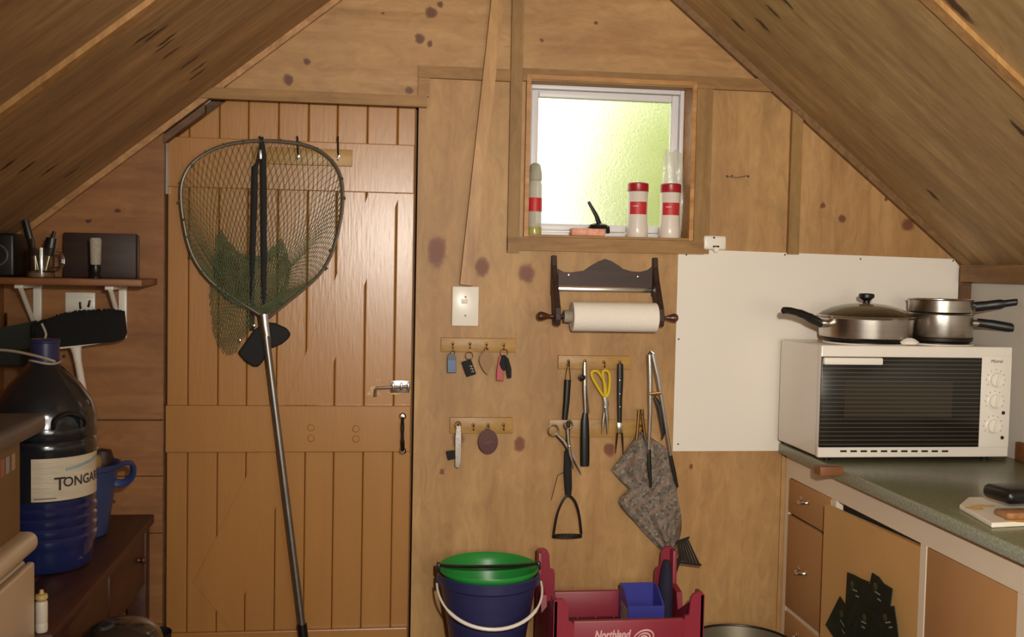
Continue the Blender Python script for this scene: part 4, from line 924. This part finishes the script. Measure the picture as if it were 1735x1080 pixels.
# buckets
bc = V((.384, -.215, .2203))
s = thing('bucket', 'navy blue bucket with white bail handle below the key rails', 'bucket', bc)
MB().lathe([(0, 0), (.098, 0), (.101, .004), (.143, .285), (.150, .287), (.156, .292), (.156, .318), (.153, .322), (.150, .318), (.148, .29), (.096, .006), (0, .006)], bc, 56).build('body', M_navy, s)
for sg in (-1, 1): MB().box(bc+V((sg*.153, 0, .296)), (.012, .034, .034), .005).build('lug', M_navy, s)
bp_ = [bc+V((.160*math.cos(a), -.02-.165*abs(math.sin(a))**.8*1.0, .290-.088*math.sin(a))) for a in [math.pi*k/28 for k in range(29)]]
MB().tube(bp_, [.0035]*6+[.0055]*17+[.0035]*6, 10).build('bail', M_plastic_w, s)
gc = bc+V((0, 0, .014))
s = thing('bucket', 'bright green bucket nested inside the navy one', 'bucket', gc)
MB().lathe([(0, 0), (.088, 0), (.091, .004), (.140, .300), (.152, .312), (.154, .318), (.152, .325), (.147, .322), (.136, .300), (.087, .008), (0, .008)], gc, 56).build('body', M_green, s)
gb = [gc+V((.156*math.cos(a), -.018*math.sin(a), .330-.004*math.sin(a))) for a in [math.pi*k/20 for k in range(21)]]
MB().tube(gb, .0048, 8).build('bail', M_black, s)
for sg in (-1, 1): MB().box(gc+V((sg*.154, 0, .322)), (.012, .03, .026), .004).build('lug', M_black, s)
# maroon crate
kx0, kx1, ky0, ky1, kz0 = .553, 1.008, -.41, -.075, .2203
s = thing('plastic_crate', 'maroon plastic crate with raised corner posts and pale lettering', 'crate', (.76, -.22, kz0))
zb_, zf_, ztb, ztf = .432, .402, .572, .505
fpz = P(1040, 1052, ky0).z
MB().bb((kx0, ky0, kz0), (kx1, ky1, kz0+.012), .003).build('base', M_maroon, s)
MB().bb((kx0+.06, ky1-.018, kz0+.012), (kx1-.06, ky1, zb_), .004).build('back_panel', M_maroon, s)
MB().bb((kx0+.06, ky0, kz0+.012), (kx1-.06, ky0+.018, fpz), .004).build('front_panel', M_maroon, s)
for x0 in (kx0, kx1-.018):
    prof = [(ky0+.055, kz0+.012), (ky1-.05, kz0+.012), (ky1-.05, zb_+.03), (ky1-.11, zb_+.02), (ky1-.13, zb_-.03), (ky0+.13, fpz), (ky0+.09, ztf-.04), (ky0+.055, ztf-.02)]
    MB().prism(prof, 'x', x0, x0+.018).build('side_panel', M_maroon, s, smooth=0)
def post(x0, x1, y0, y1, z1, dx):
    w_ = .012; b = MB()
    yo_ = y0 if y0 < -.2 else y1-w_
    inner = x1 if dx > 0 else x0; outer = x0 if dx > 0 else x1; e = x1-x0
    prof = [(outer, kz0+.012), (inner, kz0+.012), (inner, z1-.085), (inner-dx*.004, z1-.07), (inner-dx*.016, z1-.066), (inner-dx*.02, z1-.02), (inner-dx*.026, z1-.006), (inner-dx*.036, z1), (outer+dx*.006, z1), (outer, z1-.008)]
    b.prism(prof, 'y', yo_, yo_+w_); b.bb((min(outer, outer+dx*.014), y0, kz0+.012), (max(outer, outer+dx*.014), y1, z1-.004), .003)
    b.build('corner_post', M_maroon, s, smooth=30)
post(kx0, kx0+.062, ky0, ky0+.055, ztf+.005, 1); post(kx1-.062, kx1, ky0, ky0+.055, ztf+.015, -1)
post(kx0, kx0+.062, ky1-.05, ky1, ztb, 1); post(kx1-.062, kx1, ky1-.05, ky1, ztb, -1)
inn = MB()
for k in range(7): inn.bb((kx0+.022+k*.0595, ky0+.022, .338), (kx0+.022+k*.0595+.052, ky1-.022, .350), .002)
inn.bb((kx0+.03, ky0+.03, kz0+.0125), (kx0+.05, ky1-.03, .3375)); inn.bb((kx1-.05, ky0+.03, kz0+.0125), (kx1-.03, ky1-.03, .3375))
inn.build('inner_rack', M_maroondk, s)
vs_, fs_ = text_mesh('Northland', .036, .0004, .25, .0012)
c = P(1037, 1083, ky0-.0006); MB().add([V((c.x+q.x*.70, c.y-q.z, c.z+q.y)) for q in vs_], fs_).build('lettering', M_pinkwhite, s, smooth=0)
c = P(1090, 1083, ky0-.0008)
for rr, t0, t1 in ((.026, -30, 200), (.017, -50, 170), (.009, -80, 200)):
    sp = [c+V((rr*math.cos(math.radians(a))*1.15+rr*.3*math.sin(math.radians(a)), 0, rr*math.sin(math.radians(a)))) for a in range(t0, t1, 12)]
    MB().tube(sp, [.0006+.0024*math.sin(math.pi*(i+.5)/len(sp)) for i in range(len(sp))], 6, flat=(.25, 1)).build('swirl', M_pinkwhite, s)
# blue bin in the crate
y_ = -.30; a, b = P(1040, 990, y_+.10), P(1148, 1055, y_-.05)
s = thing('storage_bin', 'small blue open-front storage bin tipped in the maroon crate', 'bin', (.90, -.175, .3505))
bx0, bx1, bz0, bz1 = P(1064, 1050, -.235).x, .937, .3508, P(1080, 989, -.125).z
yb0, yb1 = -.235, -.115
sidep = [(yb0, bz0), (yb1, bz0), (yb1, bz1), (yb1-.045, bz1), (yb0, bz0+.075)]
bb_ = MB(); bb_.prism(sidep, 'x', bx0, bx0+.005); bb_.prism(sidep, 'x', bx1-.005, bx1); bb_.bb((bx0+.005, yb1-.005, bz0), (bx1-.005, yb1, bz1)); bb_.bb((bx0+.005, yb0, bz0), (bx1-.005, yb0+.005, bz0+.075)); bb_.bb((bx0+.005, yb0+.005, bz0), (bx1-.005, yb1-.005, bz0+.005))
bb_.build('shell', M_blue, s, smooth=0)
o = MB().bb((bx0-.0008, yb0+.012, bz0+.01), (bx0-.0001, yb1-.03, bz0+.065)).build('side_label', mat('mottled_label', (150, 136, 116), .6, var=.5, scale=60), s)
# dark bag and spatula standing in the crate
c = V((.9635, -.155, .3505)); rows = []
MB().lathe([(0, 0), (.034, .002), (.038, .05), (.034, .12), (.026, .17), (.016, .195), (0, .20)], c, 20, sx=.62, sy=.85).build('cloth_bag', mat('dark_blue_cloth', (40, 36, 58), .9, var=.25, bump=.5), None, c, 'dark blue cloth bag standing in the crate under the spatula', 'bag')
s = thing('slotted_spatula', 'black slotted spatula leaning out of the maroon crate', 'spatula', (.975, -.12, .3505))
ysp = -.12
MB().tube([V((.962, ysp+.012, .352)), P(1152, 945, ysp)], [.007, .006], 10).build('handle', M_blackm, s)
e0, e1, e2, e3 = (1146, 914), (1167, 912), (1187, 957), (1166, 958)
def lerp2(a, b, t): return (a[0]+(b[0]-a[0])*t, a[1]+(b[1]-a[1])*t)
e0 = (1149, 913); hd = MB(); nb_ = 6
for k in range(nb_):
    t0, t1 = k/nb_+.01, (k+1)/nb_-.03
    qq = [lerp2((1148, 916), (1166, 913), t0), lerp2((1148, 916), (1166, 913), t1), lerp2((1152, 950), (1187, 957), t1), lerp2((1152, 950), (1187, 957), t0)]
    hd.prism([(P(*q, ysp).x, P(*q, ysp).z) for q in qq], 'y', ysp-.003, ysp+.001)
for ya, yb2 in (((1146, 919), (1168, 911)), ((1150, 953), (1188, 958))): hd.tube([P(*ya, ysp-.001), P(*yb2, ysp-.001)], .004, 6, flat=(.6, 1))
hd.build('blade', M_blackm, s, smooth=0)
# grey pan at the right
zr_ = P(1240, 1059, -.055).z; c = V((1.197, -.222, .2203)); s = thing('grey_pan', 'wide dull grey pan with dark rim on the floor bench beside the crate', 'pan', c)
hh = zr_-.2203
MB().lathe([(0, 0), (.150, 0), (.158, .005), (.168, hh-.003), (.165, hh-.003), (.154, .008), (0, .006)], c, 56).build('body', M_pansilver, s)
MB().tube([c+V((.1665*math.cos(a), .1665*math.sin(a), hh)) for a in [k*math.pi/28 for k in range(56)]], .004, 8, closed=True).build('rim', M_dark_iron, s)

# ================================================================== LEFT SIDE
TZ = .68
tb = thing('side_table', 'dark red-brown stained table with drawer along the left wall', 'table', (-.87, -.62, 0))
for i in range(3): MB().bb((XL+.006+i*.1465, -1.094, TZ-.028), (XL+.006+(i+1)*.1465-.001, -.006, TZ), .004).build('top_board', M_table, tb)
for x in (XL+.04, -.685):
    for y in (-1.055, -.045): MB().bb((x-.028, y-.028, 0), (x+.028, y+.028, TZ-.0285), .003).build('leg', M_table, tb)
MB().bb((-.682, -1.025, TZ-.19), (-.664, -.53, TZ-.0285), .002).build('apron', M_table, tb)
dd_ = MB().bb((-.680, -.52, TZ-.20), (-.660, -.075, TZ-.034), .004).build('drawer', M_table, tb)
MB().lathe([(0, .022), (.010, .021), (.013, .014), (.007, .006), (.009, 0)], V((-.66, -.17, TZ-.10)), 18, (1, 0, 0)).build('knob', M_knob, dd_)
MB().bb((XL+.02, -1.025, TZ-.19), (XL+.035, -.075, TZ-.0285)).build('apron', M_table, tb)
MB().bb((-1.02, -.032, TZ-.30), (-.715, -.018, TZ-.0285)).build('end_panel', M_table, tb)
# water jug
jc = V((-.812, -.56, TZ+.0004)); s = thing('water_jug', 'large blue water bottle with cream TONGARIRO label on the dark table', 'water bottle', jc)
R0 = .126
def z_at(py): return P(72, py, -.62).z - TZ
low = [(0, .012), (.07, .004), (.095, 0), (.108, .004), (.116, .02), (.118, .05), (.122, .066)]
z0_ = .066; 
for k in range(4): low += [(R0, z0_+.010+k*.026), (R0, z0_+.020+k*.026), (R0-.005, z0_+.026+k*.026)]
low += [(R0-.003, .178), (R0-.003, .186)]
MB().lathe(low, jc, 56).build('lower_body', M_jugblue, s)
up_ = [(R0-.003, .1862), (R0-.003, .300), (R0, .308), (R0, .330), (R0-.004, .336), (R0, .344), (R0, .368), (R0-.003, .374), (R0-.001, .392), (R0-.012, .428), (R0-.040, .470), (R0-.070, .500), (.042, .515), (.036, .520), (.034, .526)]
MB().lathe(up_, jc, 56).build('shoulder', M_jugdk, s)
MB().lathe([(.034, .524), (.0345, .53), (.0345, .575), (.036, .576), (.037, .582), (.034, .586), (0, .587)], jc, 32).build('neck_cap', M_navy, s)
for k in range(6):
    a = math.radians(-150+k*60); MB().lathe([(0, -.016), (.012, -.012), (.016, 0), (.012, .012), (0, .016)], jc+V((.104*math.cos(a), .104*math.sin(a), .030)), 10).build('base_lobe', M_jugblue, s)
fa = math.atan2((CAM-jc).y, (CAM-jc).x)
def cyl(ang, h, r): return jc+V((r*math.cos(fa+ang), r*math.sin(fa+ang), h))
lab = MB().grid([[cyl(math.radians(-15+i*7.5), h, R0-.0020) for i in range(20)] for h in (.190, .225, .262, .297)]).build('label', M_label, s, smooth=60)
MB().grid([[cyl(math.radians(22+i*6), h+.002*i, R0-.0016) for i in range(16)] for h in (.262, .270)]).build('hill_print', M_labelblue, lab)
vs_, fs_ = text_mesh('T', .046, 0, 0, .0006, 'LEFT'); v2, f2 = text_mesh('ONGARIRO', .034, 0, 0, .0006, 'LEFT')
tm = MB(); rt = R0-.0012
def bend(vs, x0, z0): return [cyl((x0+q.x)/rt, z0+q.y, rt) for q in vs]
tm.add(bend(vs_, .020, .217), fs_); tm.add(bend(v2, .041, .224), f2); tm.build('lettering', M_ink, lab, smooth=0)
MB().grid([[cyl(math.radians(-12+i*4), h, R0-.0016) for i in range(7)] for h in (.1965, .1985)]).build('barcode_line', M_ink, lab)
hdl = [cyl(math.radians(8), .372, R0+.004), cyl(math.radians(10), .395, R0+.012), cyl(math.radians(24), .408, R0+.006), cyl(math.radians(40), .392, R0+.012), cyl(math.radians(42), .372, R0+.004)]
MB().tube(spline(hdl, 4), .006, 8).build('grip', M_black, s)
cd = [jc+V((.037*math.cos(a), .037*math.sin(a), .528+.004*math.sin(2*a))) for a in [k*math.pi/12 for k in range(24)]]
sc_ = MB().tube(cd, .003, 6, closed=True); sc_.tube(spline([jc+V((.030, -.022, .530)), jc+V((.0, -.06, .546)), jc+V((-.03, -.20, .572)), jc+V((-.045, -.45, .592)), jc+V((-.055, -.66, .5875)), jc+V((-.06, -.76, .5875))], 5), .0035, 6)
sc_.build('cord', M_string, None, jc+V((0, 0, .52)), 'pale cord looped round the neck of the water bottle', 'cord')
MB().tube(spline([jc+V((0, 0, .5875)), jc+V((.002, 0, .60)), jc+V((-.008, 0, .625))], 4), .003, 6).build('cap_string', M_string, s)
# blue bucket behind the jug
bc = V((-.80, -.25, TZ+.0004)); s = thing('blue_bucket', 'mid blue bucket of oddments behind the water bottle', 'bucket', bc)
MB().lathe([(0, 0), (.066, 0), (.070, .004), (.098, .190), (.106, .194), (.108, .206), (.104, .208), (.100, .204), (.094, .19), (.066, .006), (0, .006)], bc, 44).build('body', M_bucketblue, s)
ear = MB(); ea = bc+V((.10, -.01, .20))
ear.tube(spline([ea+V((-.004, -.03, .0)), ea+V((.03, -.03, .014)), ea+V((.046, -.02, .006)), ea+V((.040, 0, -.03)), ea+V((.014, .01, -.052)), ea+V((-.012, .01, -.05))], 5), .009, 8, flat=(1.4, .8)); ear.build('lug', M_bucketblue, s)
for i, (dx, dy, h, m_) in enumerate(((-.02, 0, .055, M_shelf), (.03, -.03, .045, M_card), (.05, .02, .05, M_darkwood), (.0, .04, .04, M_card))):
    MB().lathe([(0, 0), (.026, .0), (.030, .03), (.024, h), (0, h+.006)], bc+V((dx, dy, .19)), 12, sx=1.1).build('bundle', m_, s)
MB().lathe([(0, 0), (.0945, 0), (.0945, .184), (0, .184)], bc+V((0, 0, .0065)), 20).v
MB().lathe([(0, 0), (.065, 0), (.092, .182), (0, .182)], bc+V((0, 0, .0065)), 24).build('contents', M_card, s)
MB().tube([bc+V((.02, -.04, .2)), bc+V((.055, -.055, .262))], .004, 6).build('stick', M_string, s)
# small white bottle on the table
c = V((-.673, -1.075, TZ+.0004)); s = thing('small_bottle', 'slim white bottle with yellowish nozzle on the dark table', 'bottle', c)
MB().lathe([(0, 0), (.0115, 0), (.0125, .003), (.0125, .018), (.012, .019), (.0125, .020), (.0125, .062), (.011, .066), (0, .067)], c, 20).build('body', M_plastic_w, s)
MB().lathe([(0, .0672), (.009, .0672), (.013, .072), (.012, .080), (.005, .082), (.004, .090), (0, .091)], c, 16).build('nozzle', mat('yellowed_nozzle', (214, 190, 120), .4), s)
# small fridge, box and tray
s = thing('bar_fridge', 'cream bar fridge with rounded lid at the end of the table', 'fridge', (-.88, -1.50, 0))
MB().bb((-1.08, -1.86, 0.02), (-.69, -1.12, .848), .008, 3).build('body', M_cream, s)
MB().bb((-1.082, -1.87, .862), (-.668, -1.10, .906), .020, 5).build('lid', M_cream, s)
MB().bb((-1.07, -1.85, .848), (-.694, -1.13, .862)).build('gasket', M_creamdk, s)
MB().bb((-.6895, -1.86, .03), (-.672, -1.122, .845), .006, 3).build('door', M_cream, s)
MB().bb((-1.06, -1.84, 0), (-.72, -1.14, .0198)).build('plinth', M_black, s)
s = thing('tan_box', 'olive-tan box with small stickers standing on the cream fridge', 'box', (-.89, -1.34, .9063))
MB().bb((-1.075, -1.60, .9063), (-.700, -1.125, 1.112), .003).build('body', M_tanbox, s)
for dy, c_ in ((-1.165, (190, 150, 120)), (-1.20, (170, 160, 170)), (-1.23, (180, 110, 90))):
    MB().bb((-.6998, dy-.012, 1.045), (-.6992, dy+.006, 1.078)).build('sticker', mat('sticker', c_, .5), s)
MB().bb((-1.08, -1.66, 1.1123), (-.655, -1.098, 1.152), .014, 4).build('grey_tray', M_grey, None, (-.87, -1.38, 1.1123), 'dark grey rounded tray on top of the tan box', 'tray')
c = V((-.87, -1.32, 1.1523))
MB().box(c+V((0, .03, .055)), (.16, .14, .11), .004).build('cardboard_carton', M_card, None, c, 'small cardboard carton on the dark grey tray', 'carton')
cl = [[V((-.815+.012*i, -1.38+.014*j, 1.1525+.022*abs(math.sin(i*.9+j*.7))*math.sin(math.pi*(i+.5)/9.5))) for i in range(10)] for j in range(9)]
MB().grid(cl, (0, 0, .006)).build('dish_cloth', M_cloth_grey, None, (-.78, -1.33, 1.1523), 'crumpled grey cloth on the dark grey tray', 'cloth', smooth=60)
# shelf on the back wall
sy0 = -.235
zsh = P(230, 474, sy0).z
s = thing('wall_shelf', 'pine shelf on white brackets beside the orange door', 'shelf', (-.86, -.11, zsh-.022))
MB().bb((XL+.003, sy0, zsh-.020), (P(240, 478, sy0).x, -.001, zsh), .003).build('plank', M_shelf, s)
for px in (62, 207):
    x = P(px, 500, -.02).x; zb2 = zsh-.0205
    b = MB(); b.bb((x-.012, -.016, zb2-.165), (x+.012, -.001, zb2), .002); b.bb((x-.012, -.19, zb2-.012), (x+.012, -.0165, zb2), .002)
    b.tube([V((x, -.012, zb2-.150)), V((x, -.17, zb2-.012))], .007, 8); b.build('bracket', M_plastic_w, s)
# shelf things
zS = zsh+.0004
bx = P(108, 394, -.08); by = P(231, 394, -.08)
s = thing('wooden_board', 'dark red-brown board standing on the shelf against the wall', 'board', ((bx.x+by.x)/2, -.07, zS))
MB().bb((bx.x, -.085, zS), (by.x, -.055, bx.z), .003).build('panel', M_darkwood, s)
MB().bb((bx.x-.003, -.0555, zS), (by.x+.003, -.045, bx.z-.004), .002).build('back_edge', M_table, s)
c = V((P(162, 472, -.205).x, -.205, zS)); s = thing('shaving_brush', 'small brush with pale bristles and shiny black handle on the shelf', 'brush', c)
MB().lathe([(0, 0), (.016, 0), (.017, .006), (.012, .016), (.015, .028), (.013, .040), (0, .041)], c, 22).build('handle', M_black, s)
MB().lathe([(.013, .040), (.0145, .045), (.015, .07), (.0165, .112), (.014, .117), (0, .118)], c, 22).build('bristles', mat('pale_bristles', (170, 162, 146), .9, var=.35, scale=160, stretch=(4, 4, 1)), s)
c = V((P(70, 470, -.15).x, -.15, zS)); s = thing('glass_mug', 'glass mug holding dark-handled knives on the shelf', 'mug', c)
MB().lathe([(0, 0), (.036, 0), (.037, .006), (.036, .016), (.036, .086), (.034, .086), (.034, .018), (0, .016)], c, 32).build('glass', M_clear, s)
MB().lathe([(0, .001), (.034, .001), (.034, .014), (0, .0145)], c, 32).build('thick_base', mat('milky_base', (170, 140, 120), .3), s)
MB().tube(spline([c+V((.036, 0, .072)), c+V((.056, 0, .068)), c+V((.058, 0, .036)), c+V((.036, 0, .024))], 5), .005, 8).build('handle', M_clear, s)
for i, (a, b, r) in enumerate((((-.010, .0, .020), (-.045, .0, .165), .011), ((.012, -.004, .020), (.028, .0, .115), .016), ((0, .012, .020), (.034, .010, .135), .006), ((-.014, -.010, .02), (-.022, -.01, .112), .007))):
    k = thing('table_knife', ['long dark-handled knife leaning in the glass mug', 'broad black-handled knife in the glass mug', 'thin dark skewer in the glass mug', 'short brown-handled knife in the glass mug'][i], 'knife', c+V(a))
    p_, q_ = c+V(a), c+V(b); MB().tube([p_.lerp(q_, .45), p_.lerp(q_, .7), q_], [r*.8, r, r*.9], 10, flat=(.6, 1)).build('handle', M_darkwood if i == 3 else M_black, k)
    MB().tube([p_, p_.lerp(q_, .46)], [.003, .006], 8, flat=(.25, 1)).build('blade', M_steel, k)
c = V((P(14, 470, -.14).x, -.13, zS)); s = thing('portable_radio', 'black box radio with round speaker at the shelf end', 'radio', c)
MB().bb((c.x-.045, -.19, zS), (c.x+.032, -.07, zS+.125), .008, 3).build('case', M_black, s)
MB().tube([c+V((-.016+.030*math.cos(a), -.0612, .062+.030*math.sin(a))) for a in [k*math.pi/14 for k in range(28)]], .003, 6, closed=True).build('speaker_ring', M_grey, s)
MB().lathe([(0, .001), (.027, .001), (.028, 0)], c+V((-.016, -.0601, .062)), 24, (0, -1, 0)).build('speaker_cone', M_blackm, s)
# power outlet
a, b = P(110, 495, -.01), P(161, 552, -.01); s = thing('power_outlet', 'pale double power outlet under the shelf', 'outlet', ((a.x+b.x)/2, 0, b.z))
MB().bb((a.x, -.011, b.z), (b.x, -.0005, a.z), .004).build('plate', M_plastic_w, s)
for px, py in ((136, 518), (151, 515)): MB().box(P(px, py, -.012), (.007, .004, .022), .001, Matrix.Rotation(math.radians(14 if px > 140 else -4), 3, 'Y')).build('slot', M_black, s)
MB().bb((a.x+.006, -.014, a.z-.016), (b.x-.006, -.0112, a.z-.006), .001).build('switch_bar', M_plastic_w, s)
# broom upside down
s = thing('broom', 'black-bristled broom standing head up with white handle', 'broom', (-.80, -.08, .681))
yb_ = -.135
ta, tb_ = P(60, 560, yb_), P(208, 527, yb_); ba, bb2 = P(62, 590, yb_), P(207, 576, yb_)
rowsf = []
pr = [(58, 548, 590), (80, 541, 588), (110, 532, 587), (140, 528, 584), (170, 527, 581), (195, 526, 579), (208, 528, 576)]
poly = [(P(x, t_, yb_).x, P(x, t_, yb_).z) for x, t_, b_ in pr]+[(P(212, 566, yb_).x, P(212, 566, yb_).z)]+[(P(x, b_, yb_).x, P(x, b_, yb_).z) for x, t_, b_ in reversed(pr)]
MB().prism(poly, 'y', yb_-.028, yb_+.028).build('bristle_block', M_bristle, s, smooth=0)
br = MB(); random.seed(3)
for k in range(260):
    f = random.random(); x = 60+148*f; tt = [t_ for xx, t_, b_ in pr]; i = min(5, int(f*6)); t_ = pr[i][1]+(pr[i+1][1]-pr[i][1])*(f*6-i)
    yy = yb_+random.uniform(-.03, .03); q = P(x, t_+6, yb_); q.y = yy; e = P(x+random.uniform(-2, 2), t_-random.uniform(0, 3), yb_); e.y = yy+random.uniform(-.008, .008)
    br.tube([q, e], [.003, .0012], 4)
br.build('bristle_tips', M_bristle, s, kind='stuff')
MB().prism([(P(x, y, yb_).x, P(x, y, yb_).z) for x, y in ((90, 586), (173, 576), (174, 581), (130, 588), (90, 592))], 'y', yb_-.02, yb_+.02).build('head_base', M_plastic_w, s, smooth=0)
MB().tube([P(128, 586, yb_), P(130, 598, yb_), P(132, 612, yb_)], [.018, .013, .011], 12).build('socket', M_plastic_w, s)
pa, pb = P(131, 606, yb_), P(146, 690, -.098); dv = (pb-pa).normalized(); t_ = (pa.z-.002)/-dv.z
MB().tube([pa, pa+dv*((pa.z-.6815)/-dv.z)], .0105, 12).build('handle', M_plastic_w, s)
low_ = pa+dv*((pa.z-.6815)/-dv.z)
# dustpan behind the broom, dark green
c = P(20, 580, -.10)
s = thing('dark_green_pan', 'dark green pan hung low at the shelf end behind the broom', 'dustpan', (c.x, -.10, P(20, 600, -.1).z))
MB().prism([(P(x, y, -.095).x, P(x, y, -.095).z) for x, y in ((-10, 558), (30, 550), (62, 543), (62, 600), (40, 622), (-10, 620))], 'y', -.099, -.091).build('scoop', mat('dark_green_plastic', (30, 36, 26), .5), s, smooth=0)
MB().tube([P(10, 551, -.095), P(10, 540, -.06), P(10, 532, -.003)], .004, 8).build('hanging_loop', M_black, s)
# dome-lidded bin in front of the table and boots
c = V((-.555, -.87, 0)); s = thing('lidded_bin', 'black bin with glossy domed lid in front of the dark table', 'bin', c)
zt_ = P(140, 1051, -.87).z
MB().lathe([(0, 0), (.080, 0), (.084, .006), (.09, zt_-.065), (0, zt_-.065)], c, 40).build('body', M_blackm, s)
MB().lathe([(.090, zt_-.0645), (.093, zt_-.062), (.093, zt_-.050), (.086, zt_-.030), (.064, zt_-.012), (.032, zt_-.002), (0, zt_)], c, 40).build('domed_lid', mat('dark_enamel_lid', (44, 40, 36), .12, var=.1, coat=.6), s)
for i, x in enumerate((266,)):
    c = P(x, 1071, -.14); c = V((c.x, -.14, 0)); zt_ = P(266, 1072, -.14).z
    s = thing('rubber_boot', 'black rubber boot standing by the foot of the door frame', 'boot', c)
    MB().lathe([(0, .02), (.045, .02), (.042, .06), (.040, .14), (.046, zt_-.01), (.048, zt_), (.044, zt_), (.04, zt_-.02), (0, zt_-.10)], c, 24, sx=.9, sy=1.1).build('shaft', M_blackm, s)
    MB().box(c+V((0, -.06, .04)), (.085, .20, .075), .03, None, 4).build('foot', M_blackm, s)
    MB().box(c+V((0, -.06, .010)), (.092, .225, .020), .008).build('sole', M_blackm, s)

# ================================================================== OUTSIDE THE WINDOW
s = thing('garden_shrub', 'bright green leafy shrub seen blurred through the frosted window', 'shrub', (1.75, 1.75, 0))
M_lf = mat('fresh_leaf', (196, 208, 112), .5, var=.3, scale=3)
lb = MB(); random.seed(11)
for k in range(5200):
    a, b = random.uniform(0, 2*math.pi), random.uniform(-1, 1); rr = random.random()**.4
    p = V((1.75+.78*rr*math.cos(a)*math.sqrt(1-b*b), 1.75+.55*rr*math.sin(a)*math.sqrt(1-b*b), 1.75+.95*rr*b))
    d = V((random.uniform(-1, 1), random.uniform(-1, 1), random.uniform(-.6, .6))).normalized()*.05; n = d.cross(V((random.random(), random.random(), random.random()))).normalized()*.02
    lb.add([p-d, p+n, p+d, p-n], [(0, 1, 2, 3)])
lb.build('foliage', M_lf, s, kind='stuff', smooth=0)
for k in range(5): MB().tube([V((1.75+.05*k-.1, 1.75, 0)), V((1.75+.16*(k-2), 1.75+.05*(k-2), 1.4))], [.02, .012], 8).build('stem', M_shelf, s)
MB().bb((-6, .3, -.06), (9, 12, -.05)).build('ground', mat('lawn', (110, 140, 60), .9, var=.2), kind=S)
